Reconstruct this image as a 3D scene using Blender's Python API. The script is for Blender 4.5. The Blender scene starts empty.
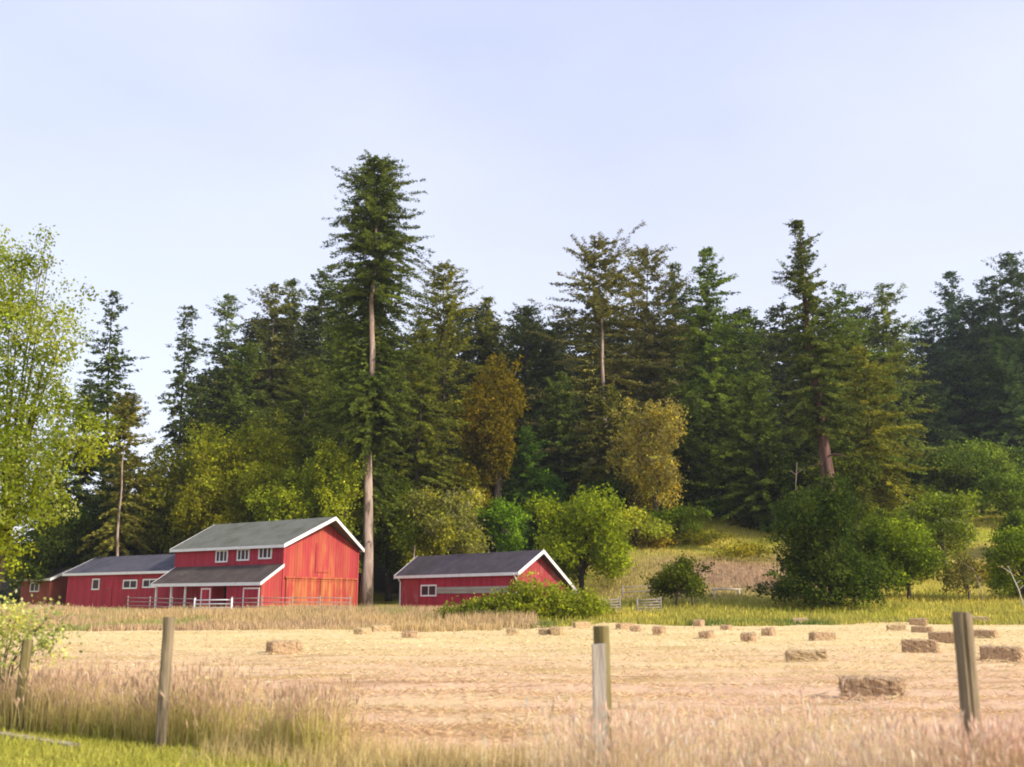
import bpy, math
import numpy as np
from mathutils import Vector, Matrix
R = math.radians
sc = bpy.context.scene
col = sc.collection
rng = np.random.default_rng(7)

# ------------------------------------------------------------------ camera model
F, CX, CY, HOR, CAMZ = 1000.0, 512.0, 383.5, 603.0, 1.5
PITCH = math.atan((HOR - CY) / F)
cp, sp = math.cos(PITCH), math.sin(PITCH)
def ray(u, v):
    a, b = (u - CX) / F, (CY - v) / F
    return np.array([a, cp - b * sp, sp + b * cp])
def at(u, v, y):
    d = ray(u, v); t = y / d[1]
    return np.array([d[0] * t, y, CAMZ + d[2] * t])
def sm(a, b, t):
    t = np.clip((np.asarray(t, float) - a) / (b - a), 0, 1)
    return t * t * (3 - 2 * t)
def H(x, y):
    x = np.asarray(x, float); y = np.asarray(y, float)
    r = (.75 + .75 * sm(-8, 8, x)) * sm(55, 85, y)
    a = .09 + .18 * sm(-50, -5, x)
    y0 = 82 + 26 * (1 - sm(0, 10, x))
    q = (y - y0) / 6.0
    h = a * 6.0 * np.where(q > 20, q, np.log1p(np.exp(np.clip(q, -30, 20))))
    h = 45 * np.tanh(h / 45)
    w = (.10 + .15 * sm(-8, 8, x)) * sm(64, 90, y) * (np.sin(x * .31 + y * .17) + np.sin(x * .13 - y * .23 + 1.3))
    return r + h + w
def hit(u, v):
    d = ray(u, v); t = 4.0
    for _ in range(6000):
        p = d * t
        if CAMZ + p[2] <= H(p[0], p[1]): break
        t += .02 + t * .0005
    return np.array([p[0], p[1], float(H(p[0], p[1]))])

# ------------------------------------------------------------------ materials
def new_mat(name):
    m = bpy.data.materials.new(name); m.use_nodes = True
    nt = m.node_tree; nt.nodes.clear()
    out = nt.nodes.new('ShaderNodeOutputMaterial')
    return m, nt, out
def N(nt, t, **kw):
    n = nt.nodes.new(t)
    for k, v in kw.items(): setattr(n, k, v)
    return n
def mixc(nt, fac, a, b, mode='MIX'):
    n = N(nt, 'ShaderNodeMix', data_type='RGBA', blend_type=mode)
    for s, v in ((n.inputs[0], fac), (n.inputs[6], a), (n.inputs[7], b)):
        if hasattr(v, 'is_linked') or hasattr(v, 'links'): nt.links.new(v, s)
        elif isinstance(v, (int, float)): s.default_value = v
        else: s.default_value = (*v, 1)
    return n.outputs[2]
def ramp(nt, src, lo, hi):
    n = N(nt, 'ShaderNodeMapRange'); n.clamp = True
    n.inputs[1].default_value = lo; n.inputs[2].default_value = hi
    nt.links.new(src, n.inputs[0]); return n.outputs[0]
def noise(nt, scale, detail=4, vec=(1, 1, 1), rough=.6):
    tc = N(nt, 'ShaderNodeTexCoord'); mp = N(nt, 'ShaderNodeMapping')
    mp.inputs['Scale'].default_value = vec
    nz = N(nt, 'ShaderNodeTexNoise'); nz.inputs['Scale'].default_value = scale
    nz.inputs['Detail'].default_value = detail; nz.inputs['Roughness'].default_value = rough
    nt.links.new(tc.outputs['Object'], mp.inputs[0]); nt.links.new(mp.outputs[0], nz.inputs['Vector'])
    return nz.outputs['Fac']
def surf(name, c1, c2, scale=3, vec=(1, 1, 1), c3=None, s3=1, vec3=(1, 1, 1), r3=(.5, .7), rough=.85, bump=.3, bscale=None, bvec=None, spec=.2, boards=0):
    m, nt, out = new_mat(name)
    p = N(nt, 'ShaderNodeBsdfPrincipled'); nt.links.new(p.outputs[0], out.inputs[0])
    p.inputs['Roughness'].default_value = rough; p.inputs['Specular IOR Level'].default_value = spec
    f = noise(nt, scale, 5, vec)
    c = mixc(nt, ramp(nt, f, .32, .68), c1, c2)
    if c3 is not None:
        c = mixc(nt, ramp(nt, noise(nt, s3, 5, vec3), *r3), c, c3)
    if boards:
        tb = N(nt, 'ShaderNodeTexCoord'); sb = N(nt, 'ShaderNodeSeparateXYZ'); nt.links.new(tb.outputs['Object'], sb.inputs[0])
        ad_ = N(nt, 'ShaderNodeMath', operation='ADD'); nt.links.new(sb.outputs['X'], ad_.inputs[0]); nt.links.new(sb.outputs['Y'], ad_.inputs[1])
        dv_ = N(nt, 'ShaderNodeMath', operation='DIVIDE'); nt.links.new(ad_.outputs[0], dv_.inputs[0]); dv_.inputs[1].default_value = boards
        fr = N(nt, 'ShaderNodeMath', operation='FRACT'); nt.links.new(dv_.outputs[0], fr.inputs[0])
        fl_ = N(nt, 'ShaderNodeMath', operation='FLOOR'); nt.links.new(dv_.outputs[0], fl_.inputs[0])
        wn_ = N(nt, 'ShaderNodeTexWhiteNoise', noise_dimensions='1D'); nt.links.new(fl_.outputs[0], wn_.inputs['W'])
        c = mixc(nt, .8, c, mixc(nt, wn_.outputs['Value'], (.82, .82, .82), (1.14, 1.14, 1.14)), 'MULTIPLY')     # boards painted unevenly
        lt = N(nt, 'ShaderNodeMath', operation='LESS_THAN'); nt.links.new(fr.outputs[0], lt.inputs[0]); lt.inputs[1].default_value = .09
        c = mixc(nt, lt.outputs[0], c, mixc(nt, 1.0, c, (.40, .36, .38), 'MULTIPLY'))                          # open joints
    nt.links.new(c, p.inputs['Base Color'])
    if bump:
        b = N(nt, 'ShaderNodeBump'); b.inputs['Strength'].default_value = bump; b.inputs['Distance'].default_value = .05
        nt.links.new(noise(nt, bscale or scale * 2, 5, bvec or vec), b.inputs['Height']); nt.links.new(b.outputs[0], p.inputs['Normal'])
    return m
def leaf_mat(name, trans=.35, gloss=.0):
    m, nt, out = new_mat(name)
    at_ = N(nt, 'ShaderNodeAttribute', attribute_name='Col')
    d = N(nt, 'ShaderNodeBsdfDiffuse'); t = N(nt, 'ShaderNodeBsdfTranslucent')
    nt.links.new(at_.outputs['Color'], d.inputs[0]); nt.links.new(at_.outputs['Color'], t.inputs[0])
    mx = N(nt, 'ShaderNodeMixShader'); mx.inputs[0].default_value = trans
    nt.links.new(d.outputs[0], mx.inputs[1]); nt.links.new(t.outputs[0], mx.inputs[2])
    nt.links.new(mx.outputs[0], out.inputs[0])
    return m
M = {}
M['leaf'] = leaf_mat('leaf', .5)
M['needle'] = leaf_mat('needle', .35)
M['blade'] = leaf_mat('grass_blade', .4)
M['bark'] = surf('bark', (.06, .045, .033), (.13, .10, .075), 3, (1, 1, .2), bump=.8)
M['bark_pale'] = surf('pale_bark', (.28, .195, .15), (.47, .36, .29), 1.6, (1.5, 1.5, .3), c3=(.11, .08, .055), s3=.6, vec3=(2.5, 2.5, .6), r3=(.50, .60), bump=.8)
M['bark_red'] = surf('red_bark', (.10, .048, .036), (.20, .115, .09), 1.6, (2, 2, .3), c3=(.05, .03, .022), s3=.8, vec3=(2.5, 2.5, .3), r3=(.47, .6), bump=.9)
M['bark_dark'] = surf('dark_bark', (.035, .026, .02), (.08, .06, .045), 3, (1, 1, .25), bump=.6)
M['snag'] = surf('grey_snag', (.45, .40, .33), (.65, .60, .52), 3, (1, 1, .2), bump=.4)
M['post'] = surf('weathered_post', (.20, .15, .09), (.34, .27, .17), 9, (1, 1, .12), c3=(.09, .07, .045), s3=7, vec3=(1, 1, .1), r3=(.5, .64), bump=.8, bscale=20)
M['post_moss'] = surf('mossy_post', (.17, .13, .05), (.27, .23, .10), 9, (1, 1, .12), c3=(.07, .055, .03), s3=7, vec3=(1, 1, .1), r3=(.5, .64), bump=.8, bscale=20)
M['post_pale'] = surf('bleached_wood', (.36, .30, .24), (.54, .47, .40), 9, (1, 1, .12), c3=(.20, .15, .11), s3=6, vec3=(1, 1, .12), r3=(.5, .64), bump=.6, bscale=20)
M['bale'] = surf('hay_bale', (.47, .31, .175), (.64, .46, .28), 14, (3, 1, .6), c3=(.17, .095, .05), s3=9, vec3=(2.5, 1, .6), r3=(.52, .68), bump=1.0, bscale=30)
M['bale_pale'] = surf('pale_hay_bale', (.50, .35, .18), (.72, .55, .32), 16, (1, 2.4, 2.4), c3=(.26, .16, .08), s3=9, r3=(.54, .68), bump=1.0, bscale=30)
M['red'] = surf('red_boards', (.35, .026, .046), (.42, .038, .058), 1.6, (1, 1, .25), c3=(.19, .02, .03), s3=3, vec3=(4, 4, .2), r3=(.58, .72), rough=.7, bump=.5, bscale=4, bvec=(3, 3, .05), boards=.31)
M['gable'] = surf('sunworn_red_boards', (.37, .042, .048), (.42, .058, .056), 1.6, (1, 1.6, .2), c3=(.43, .12, .05), s3=.5, vec3=(1, 1.7, .35), r3=(.46, .78), rough=.7, bump=.5, bscale=4, bvec=(3, 3, .05), boards=.31)
M['orange'] = surf('orange_worn_boards', (.42, .12, .045), (.50, .20, .07), 2.2, (1, 2.6, .22), c3=(.38, .055, .045), s3=1.0, vec3=(1, 1.6, .4), r3=(.40, .62), rough=.8, bump=.5, bscale=5, bvec=(3, 3, .05), boards=.36)
M['pinkred'] = surf('faded_red_boards', (.30, .036, .042), (.35, .060, .062), 1.2, (1, 1.6, .4), c3=(.42, .16, .14), s3=.8, vec3=(1, 1, .6), r3=(.55, .72), rough=.8, bump=.4, bscale=4, bvec=(3, 3, .05), boards=.31)
M['brownred'] = surf('brown_red_boards', (.20, .05, .035), (.28, .08, .05), 1.6, (1, 1, .25), bump=.4)
M['greyboard'] = surf('grey_boards', (.26, .24, .19), (.40, .37, .30), 2, (.3, 1, 3), bump=.5)
M['roof'] = surf('grey_shingles', (.125, .13, .105), (.17, .172, .14), 1.2, c3=(.10, .105, .075), s3=.5, r3=(.5, .7), bump=.6, bscale=9, bvec=(.6, 2.2, 1))
M['roof_blue'] = surf('blue_grey_shingles', (.07, .07, .085), (.11, .10, .12), 1.2, c3=(.055, .058, .075), s3=.4, r3=(.5, .7), bump=.6, bscale=9, bvec=(.6, 2.2, 1))
M['roof_purple'] = surf('purple_grey_shingles', (.062, .050, .058), (.10, .08, .09), 1.2, c3=(.055, .05, .043), s3=.4, r3=(.5, .7), bump=.6, bscale=9, bvec=(.6, 2.2, 1))
M['roof_brown'] = surf('brown_shingles', (.06, .047, .04), (.10, .078, .065), 1.2, c3=(.13, .11, .085), s3=.5, r3=(.56, .7), bump=.6, bscale=9, bvec=(.6, 2.2, 1))
M['white'] = surf('white_paint', (.70, .69, .67), (.80, .79, .77), 2, c3=(.52, .48, .44), s3=2.5, r3=(.6, .75), rough=.6, bump=.1)
M['pipe'] = surf('pale_pipe_rail', (.20, .17, .14), (.30, .26, .22), 3, c3=(.15, .11, .085), s3=2.5, r3=(.56, .7), rough=.55, bump=.1)
M['dark'] = surf('doorway_shade', (.02, .016, .014), (.035, .028, .024), 3, bump=.2)  # near-black colour that paints the shade inside the lean-to doorway
M['concrete'] = surf('concrete', (.28, .26, .24), (.38, .36, .33), 2, bump=.3)
def worn_patch(m, cy_, cz_, ry, rz, colr):
    """a weathered patch of bare orange boards in the middle of the gable"""
    nt = m.node_tree; p = next(n for n in nt.nodes if n.type == 'BSDF_PRINCIPLED'); src = p.inputs['Base Color'].links[0].from_socket
    tc = N(nt, 'ShaderNodeTexCoord'); mp = N(nt, 'ShaderNodeMapping'); mp.vector_type = 'TEXTURE'
    mp.inputs['Location'].default_value = (0, cy_, cz_); mp.inputs['Scale'].default_value = (50, ry, rz)
    nt.links.new(tc.outputs['Object'], mp.inputs[0])
    ln = N(nt, 'ShaderNodeVectorMath', operation='LENGTH'); nt.links.new(mp.outputs[0], ln.inputs[0])
    mr = N(nt, 'ShaderNodeMapRange'); mr.inputs[1].default_value = .35; mr.inputs[2].default_value = 1.05; mr.inputs[3].default_value = 1; mr.inputs[4].default_value = 0
    nt.links.new(ln.outputs['Value'], mr.inputs[0])
    mu = N(nt, 'ShaderNodeMath', operation='MULTIPLY'); nt.links.new(mr.outputs[0], mu.inputs[0]); nt.links.new(ramp(nt, noise(nt, .9, 4, (1, 2.2, .3)), .45, .64), mu.inputs[1])
    nt.links.new(mixc(nt, mu.outputs[0], src, colr), p.inputs['Base Color'])
worn_patch(M['gable'], 4.5, 4.1, 2.5, 2.7, (.47, .16, .06))
def glass():
    m, nt, out = new_mat('window_glass')
    p = N(nt, 'ShaderNodeBsdfPrincipled'); nt.links.new(p.outputs[0], out.inputs[0])
    nt.links.new(mixc(nt, noise(nt, 1.5), (.03, .018, .022), (.07, .04, .045)), p.inputs['Base Color'])
    p.inputs['Roughness'].default_value = .35; p.inputs['Specular IOR Level'].default_value = .15
    return m
M['glass'] = glass()

# ------------------------------------------------------------------ object helpers
def link(name, me, mat, parent=None):
    me.materials.append(mat)
    o = bpy.data.objects.new(name, me); col.objects.link(o)
    if parent is not None: o.parent = parent
    return o
def tag(o, label=None, cat=None, group=None, kind=None):
    if label: o['label'] = label
    if cat: o['category'] = cat
    if group: o['group'] = group
    if kind: o['kind'] = kind
    return o
def empty(name, loc, rz=0.0):
    o = bpy.data.objects.new(name, None); col.objects.link(o)
    o.location = loc; o.rotation_euler = (0, 0, rz); o.empty_display_size = .2
    return o
def quads_mesh(name, V, C=None):
    """V (n,4,3) separate quads, C (n,3) face colours"""
    n = len(V); me = bpy.data.meshes.new(name)
    me.vertices.add(4 * n); me.loops.add(4 * n); me.polygons.add(n)
    me.vertices.foreach_set('co', np.ascontiguousarray(V, np.float32).ravel())
    me.loops.foreach_set('vertex_index', np.arange(4 * n, dtype=np.int32))
    me.polygons.foreach_set('loop_start', np.arange(0, 4 * n, 4, dtype=np.int32))
    me.update(calc_edges=True)
    if C is not None:
        a = me.attributes.new('Col', 'FLOAT_COLOR', 'FACE')
        a.data.foreach_set('color', np.hstack([np.clip(C, .003, .9), np.ones((n, 1))]).astype(np.float32).ravel())
    return me
class MB:
    def __init__(s): s.v = []; s.f = []
    def add(s, vs, fs):
        b = len(s.v); s.v += [tuple(map(float, q)) for q in vs]; s.f += [tuple(b + i for i in q) for q in fs]; return s
    def box(s, x0, x1, y0, y1, z0, z1):
        return s.add([(x0,y0,z0),(x1,y0,z0),(x1,y1,z0),(x0,y1,z0),(x0,y0,z1),(x1,y0,z1),(x1,y1,z1),(x0,y1,z1)],
              [(0,3,2,1),(4,5,6,7),(0,1,5,4),(1,2,6,5),(2,3,7,6),(3,0,4,7)])
    def slab(s, q, n):
        """quad q extruded by vector n"""
        q = [Vector(a) for a in q]; n = Vector(n); k = len(q)
        vs = q + [a + n for a in q]
        fs = [tuple(range(k))[::-1], tuple(range(k, 2 * k))] + [(i, (i + 1) % k, k + (i + 1) % k, k + i) for i in range(k)]
        return s.add(vs, fs)
    def bar(s, a, b, w, h):
        a, b = Vector(a), Vector(b); d = (b - a).normalized()
        side = d.cross(Vector((0, 0, 1)))
        side = side.normalized() if side.length > 1e-4 else Vector((1, 0, 0))
        up = side.cross(d)
        c = [side * (w/2) * i + up * (h/2) * j for i, j in ((-1,-1),(1,-1),(1,1),(-1,1))]
        return s.add([a + q for q in c] + [b + q for q in c], [(3,2,1,0),(4,5,6,7),(0,1,5,4),(1,2,6,5),(2,3,7,6),(3,0,4,7)])
    def tube(s, pts, rad, n=9, rough=0.0, cap=True, seed=1):
        r_ = np.random.default_rng(seed)
        pts = [Vector(p) for p in pts]; b = len(s.v); m = len(pts)
        prof = 1 + rough * r_.normal(size=n)
        for i, p in enumerate(pts):
            d = (pts[min(i+1, m-1)] - pts[max(i-1, 0)]).normalized()
            x = d.cross(Vector((0, 1, 0)));
            if x.length < 1e-3: x = Vector((1, 0, 0))
            x.normalize(); y = d.cross(x)
            for k in range(n):
                a = 2 * math.pi * k / n
                q = rad[i] * prof[k] * (1 + rough * .5 * r_.normal())
                s.v.append(tuple(p + x * math.cos(a) * q + y * math.sin(a) * q))
        for i in range(m - 1):
            for k in range(n):
                k2 = (k + 1) % n
                s.f.append((b+i*n+k, b+(i+1)*n+k, b+(i+1)*n+k2, b+i*n+k2))
        if cap:
            s.f.append(tuple(b + k for k in range(n))); s.f.append(tuple(b + (m-1)*n + k for k in range(n))[::-1])
        return s
    def mesh(s, name, smooth=False):
        me = bpy.data.meshes.new(name); me.from_pydata(s.v, [], s.f); me.update()
        import bmesh
        bm = bmesh.new(); bm.from_mesh(me); bmesh.ops.recalc_face_normals(bm, faces=bm.faces); bm.to_mesh(me); bm.free()
        if smooth: me.polygons.foreach_set('use_smooth', [True] * len(me.polygons))
        return me
    def build(s, name, mat, parent=None, smooth=False):
        return link(name, s.mesh(name, smooth), mat, parent)

# ------------------------------------------------------------------ foliage generators
def unit(a): return a / np.maximum(np.linalg.norm(a, axis=-1, keepdims=True), 1e-6)
def cards(base, d, length, width, g, up=None):
    """diamond leaves from base along d"""
    n = len(base)
    r = unit(g.normal(size=(n, 3))) if up is None else unit(up + .6 * g.normal(size=(n, 3)))
    side = unit(np.cross(d, r))
    mid = base + d * (length * .5)[:, None]
    w = (width * .5)[:, None] * side
    return np.stack([base, mid + w, base + d * length[:, None], mid - w], 1)
def conifer_quads(Ht, hb, Rad, seed, px, dens=1.0, p=.6, droop=.22, sparse=.25, colr=(.04, .07, .02), bare=None, colvar=.42, tip=None, round_=.25, lai=6.5, up0=-.35, up1=.55):
    g = np.random.default_rng(seed)
    L = Ht - hb
    sparse = sparse * .8
    nb = int(dens * (90 + L / max(px, .05) * 1.7))
    rel = g.random(nb) ** 1.05
    prof = Rad * (1 - rel) ** p * np.clip((rel + .05) / round_, .35, 1) ** .6 + .25
    az = g.random(nb) * 2 * np.pi
    ph = g.random(4) * 6.28
    z = hb + rel * L
    lob = .5 + .5 * np.sin(az * 2 + z * .33 + ph[0]) * np.sin(az * 3 - z * .7 + ph[1]) + .35 * np.sin(z * 1.1 + ph[2])
    ln = prof * (.35 + .75 * g.random(nb)) * (1 - sparse + sparse * 1.3 * np.clip(lob, 0, 1.2))
    keep = g.random(nb) > sparse * (1 - np.clip(lob, 0, 1)) * 1.2
    if bare is not None:
        for (b0, b1, wdt) in bare:
            toward = np.cos(az + np.pi / 2) > wdt
            keep &= ~(toward & (z > b0) & (z < b1))
    az, z, ln, rel = az[keep], z[keep], ln[keep], rel[keep]
    nb = len(az)
    el = up0 + (up1 - up0) * rel + g.normal(size=nb) * .20
    el = np.minimum(el, .75)
    hue = g.normal(size=nb)
    K = np.clip((ln / (px * 2.1)).astype(int), 3, 26)
    idx = np.repeat(np.arange(nb), K)
    t = g.random(len(idx)) ** .75 * .92 + .08
    target = dens * lai * Rad * L / (3.0 * px * px)
    rep = max(1, int(round(target / max(len(idx), 1))))
    idx = np.repeat(idx, rep); t = np.clip(np.repeat(t, rep) + g.normal(size=len(idx)) * .03, .03, 1)
    l = ln[idx]
    hx, hy = np.cos(az[idx]), np.sin(az[idx])
    dist = l * t
    P = np.stack([hx * dist, hy * dist, z[idx] + dist * np.tan(el[idx]) - droop * dist * t + .12 * l * t ** 3], 1)
    P[:, 2] = np.where(P[:, 2] > Ht * .985, Ht * .985 + (P[:, 2] - Ht * .985) * .25, P[:, 2])
    n = len(idx)
    sgn = np.where(g.random(n) < .5, -1, 1)
    fw = .35 + .6 * g.random(n)
    D = np.stack([hx * fw - hy * sgn, hy * fw + hx * sgn, -.25 - .35 * g.random(n) + .3 * (rel[idx])], 1)
    D = unit(D + .25 * g.normal(size=(n, 3)))
    P = P + g.normal(size=(n, 3)) * px * .8
    length = px * (3.2 + 3.4 * g.random(n)) * (1.15 - .55 * t) * (1 - .35 * rel[idx])
    width = length * (.34 + .2 * g.random(n))
    Q = cards(P, D, length, width, g)
    c = np.array(colr)[None] * np.exp(colvar * (.55 * hue[idx] + .55 * g.normal(size=n)))[:, None]
    warm = np.clip(.5 * hue[idx] + .4 * g.normal(size=n), -1, 1)[:, None]
    c = c * (1 + warm * np.array([[.11, .03, -.15]]))
    if tip is not None:
        w = (np.clip((t - .55) / .45, 0, 1) * g.random(n) * .8)[:, None]
        c = c * (1 - w) + np.array(tip)[None] * w
    return Q, c
def lobe_quads(lobes, seed, size, count, colr, colvar=.45, droop=0.15, fill=.3, tips=None, per=11, spread=1.25):
    """leaf clumps over the lobes (cx,cy,cz,rx,ry,rz)"""
    g = np.random.default_rng(seed)
    lb = np.array(lobes)
    w = (lb[:, 3] * lb[:, 4] + lb[:, 4] * lb[:, 5] + lb[:, 3] * lb[:, 5]); w = w / w.sum()
    nc = max(60, count // per)
    k = g.choice(len(lb), nc, p=w)
    d = unit(g.normal(size=(nc, 3)))
    ph = g.random((len(lb), 3)) * 6.28
    bumpy = 1 + .22 * np.sin(d[:, 0] * 4 + ph[k, 0]) * np.sin(d[:, 1] * 4 + ph[k, 1]) + .14 * np.sin(d[:, 2] * 6 + ph[k, 2] + d[:, 0] * 5)
    r = np.where(g.random(nc) < fill, g.random(nc) ** .5, 1 - .25 * g.random(nc) ** 2 + .22 * g.random(nc) ** 4) * bumpy
    C0 = lb[k, :3] + d * r[:, None] * lb[k, 3:6]
    cn = unit(d + .7 * g.normal(size=(nc, 3)) + np.array([0, 0, .35]))     # how each spray faces
    hue = g.normal(size=len(lb)); ch = g.normal(size=nc); wm = g.normal(size=nc)
    tipc = g.random(nc) < .2
    sc_ = .6 + .8 * g.random(nc)
    j = np.repeat(np.arange(nc), per); n = len(j)
    off = g.normal(size=(n, 3)); nn = (off * cn[j]).sum(1, keepdims=True); off = off - .65 * nn * cn[j]
    P = C0[j] + off * size * spread * sc_[j][:, None]
    N_ = unit(cn[j] + .55 * g.normal(size=(n, 3)))
    D = unit(np.cross(N_, unit(g.normal(size=(n, 3)))) + np.array([0, 0, -droop]))
    ln = size * (.7 + .7 * g.random(n)); wd = ln * (.5 + .3 * g.random(n))
    Q = cards(P, D, ln, wd, g, up=N_)
    c = np.array(colr)[None] * np.exp(colvar * (.45 * hue[k][j] + .6 * ch[j] + .4 * g.normal(size=n)))[:, None]
    warm = np.clip(.45 * hue[k][j] + .5 * wm[j], -1.2, 1.2)[:, None]
    c = c * (1 + warm * np.array([[.13, .03, -.2]]))
    if tips is not None:
        c = np.where(tipc[j][:, None], np.array(tips)[None] * (.7 + .6 * g.random((n, 1))), c)
    return Q, c
def make_lobes(W, Hc, zc, seed, n=16, depth=None, flat=1.0, lr=(.18, .36)):
    """a few leaning sub-crowns, each a cluster of lobes, so the outline is uneven"""
    g = np.random.default_rng(seed); out = []
    dp = depth or W
    n = int(n * 2.2); ns = 4 + n // 12
    subs = []
    for i in range(ns):
        a = i / ns * 6.28 + g.uniform(-.5, .5); rr = g.uniform(.2, .40)
        hz = g.uniform(-.30, .30) if i else .27
        subs.append((math.cos(a) * rr * W * (1 if i else .2), math.sin(a) * rr * dp, zc + hz * Hc, g.uniform(.18, .32) * W, g.uniform(.22, .34) * Hc))
    lo = zc - Hc / 2
    for i in range(n):
        sx_, sy_, sz_, sr, sh_ = subs[i % ns]
        q = unit(g.normal(size=3)) * g.uniform(.3, 1.0)
        r = g.uniform(*lr) * g.uniform(.8, 1.15)
        x, y, z = sx_ + q[0] * sr * .75, sy_ + q[1] * sr * .75, sz_ + q[2] * sh_ * .8
        rz_ = Hc * r * .48 * flat
        z = min(max(z, lo + rz_ * .8), zc + Hc / 2 - rz_ * .9)
        out.append((x, y, z, W * r * .55, dp * r * .55, rz_))
    for i in range(n // 2):          # stray sprays that break the outline
        sx_, sy_, sz_, sr, sh_ = subs[i % ns]
        q = unit(g.normal(size=3)); q[2] = q[2] * .8 + .15
        x, y, z = sx_ + q[0] * sr * 1.12, sy_ + q[1] * sr * 1.12, sz_ + q[2] * sh_ * 1.15
        r = g.uniform(.05, .11)
        z = min(max(z, lo + .02 * Hc), zc + Hc * .52)
        out.append((x, y, z, W * r, dp * r, Hc * r * .7))
    return out

GH = 'bluish firs on the far hillside'
GF = 'firs along the front of the wood'
def conifer(u, vtop, d, wpx, label, colr, vb=None, mat='bark', trunk_r=None, name='fir_tree', cat='fir tree', group=GF, seed=None, wide=1.28, lean=0, **kw):
    top = at(u, vtop, d); x = top[0] + lean; zg = float(H(x, d))
    Ht = top[2] - zg
    hb = (at(u, vb, d)[2] - zg) if vb else Ht * .08
    hb = max(hb, .4)
    px = d / F
    seed = seed or int(u * 7 + vtop * 13 + d) % 99991
    root = empty(name, (x, d, zg))
    tag(root, label, cat, group)
    g = np.random.default_rng(seed)
    root.rotation_euler = (g.normal() * .010, g.normal() * .010 if not lean else -lean / Ht, 0)
    tr = trunk_r or (.008 * Ht + .05)
    mb = MB(); k = 9
    pts = [(.12 * g.normal() * (i > 0), .12 * g.normal() * (i > 0), -.3 + (Ht * .985 + .3) * i / k) for i in range(k + 1)]
    rad = [tr * (1.25 if i == 0 else 1) * max(.06, (1 - i / k) ** .8) for i in range(k + 1)]
    mb.tube(pts, rad, 11, .11, seed=seed)
    for i in range(int(kw.pop('deadlimbs', 0))):
        z0 = g.uniform(.12, .5) * Ht; a = g.random() * 6.28; l = g.uniform(1.0, 2.6)
        mb.tube([(0, 0, z0), (math.cos(a) * l * .5, math.sin(a) * l * .5, z0 + .1), (math.cos(a) * l, math.sin(a) * l, z0 - .2)], [.09, .06, .02], 5)
    mb.build('trunk', M[mat], root, True)
    colr = np.array(colr) * np.array([2.1, 1.95, 1.1]) + np.array([.046, .037, .003]) * (.4 if group == GH else 1)
    if kw.get('tip') is not None: kw['tip'] = tuple(np.array(kw['tip']) * 1.5)
    Q, c = conifer_quads(Ht, hb, wpx / 2 * px * wide, seed, px, colr=colr, **kw)
    link('crown', quads_mesh('crown', Q, c), M['needle'], root)
    return root
GB = 'leafy trees and shrubs below the wood'
def broadleaf(u, vtop, d, wpx, vbot, label, colr, name='leafy_tree', cat='tree', group=GB, n=16, mat='bark_dark', leaf=2.7, dens=1.0, trunks=((0, 0),), seed=None, tr=None, lr=(.18, .36), lobes=None, **kw):
    top = at(u, vtop, d); x = top[0]; zg = float(H(x, d)); px = d / F
    zb = max(at(u, vbot, d)[2] - zg, .15); Ht = top[2] - zg
    seed = seed or int(u * 11 + vtop * 5 + d) % 99991
    root = empty(name, (x, d, zg)); tag(root, label, cat, group)
    W = wpx * px; Hc = Ht - zb
    if lobes is None: lobes = make_lobes(W * .93, Hc * .95, zb + Hc / 2, seed, n, lr=lr)
    g = np.random.default_rng(seed + 3)
    mb = MB(); r0 = tr or max(.05, .022 * Ht + .03)
    for (tx, ty) in trunks:
        zt = zb + Hc * .45
        mb.tube([(tx, ty, -.25), (tx * .8 + .05 * g.normal(), ty, zb * .6), (tx * .5, ty * .5, zt), (0, 0, zt + Hc * .3)], [r0 * 1.25, r0, r0 * .7, r0 * .25], 8, .08, seed=seed)
    for q in lobes[:10]:
        s0 = Vector((0, 0, zb + Hc * g.uniform(.05, .35)))
        e = Vector(q[:3]); m_ = s0.lerp(e, .5) + Vector((0, 0, .06 * Hc))
        mb.tube([s0, m_, e], [r0 * .5, r0 * .33, r0 * .12], 6)
    mb.build('trunk' if name.endswith('tree') else 'stem', M[mat], root, True)
    sz = leaf * px
    area = W * Hc
    cnt = int(np.clip(dens * 6.0 * area / (sz * sz * .35), 1500, 60000))
    Q, c = lobe_quads(lobes, seed, sz, cnt, tuple(np.array(colr) * np.array([1.5, 1.36, .85])), **kw)
    link('crown', quads_mesh('crown', Q, c), M['leaf'], root)
    return root

# ------------------------------------------------------------------ ground
def grid_mesh(name, xs, ys, zf, colf=None):
    X, Y = np.meshgrid(xs, ys); Z = zf(X, Y)
    V = np.stack([X, Y, Z], -1).reshape(-1, 3); nx, ny = len(xs), len(ys)
    i = (np.arange(ny - 1)[:, None] * nx + np.arange(nx - 1)[None]).ravel()
    Fq = np.stack([i, i + 1, i + nx + 1, i + nx], 1)
    me = bpy.data.meshes.new(name)
    me.vertices.add(len(V)); me.loops.add(Fq.size); me.polygons.add(len(Fq))
    me.vertices.foreach_set('co', V.astype(np.float32).ravel())
    me.loops.foreach_set('vertex_index', Fq.astype(np.int32).ravel())
    me.polygons.foreach_set('loop_start', np.arange(0, Fq.size, 4, dtype=np.int32))
    me.update(calc_edges=True)
    me.polygons.foreach_set('use_smooth', np.ones(len(Fq), bool))
    if colf is not None:
        a = me.attributes.new('Col', 'FLOAT_COLOR', 'POINT')
        C = colf(X, Y).reshape(-1, 3)
        a.data.foreach_set('color', np.hstack([C, np.ones((len(C), 1))]).astype(np.float32).ravel())
    return me
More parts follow.
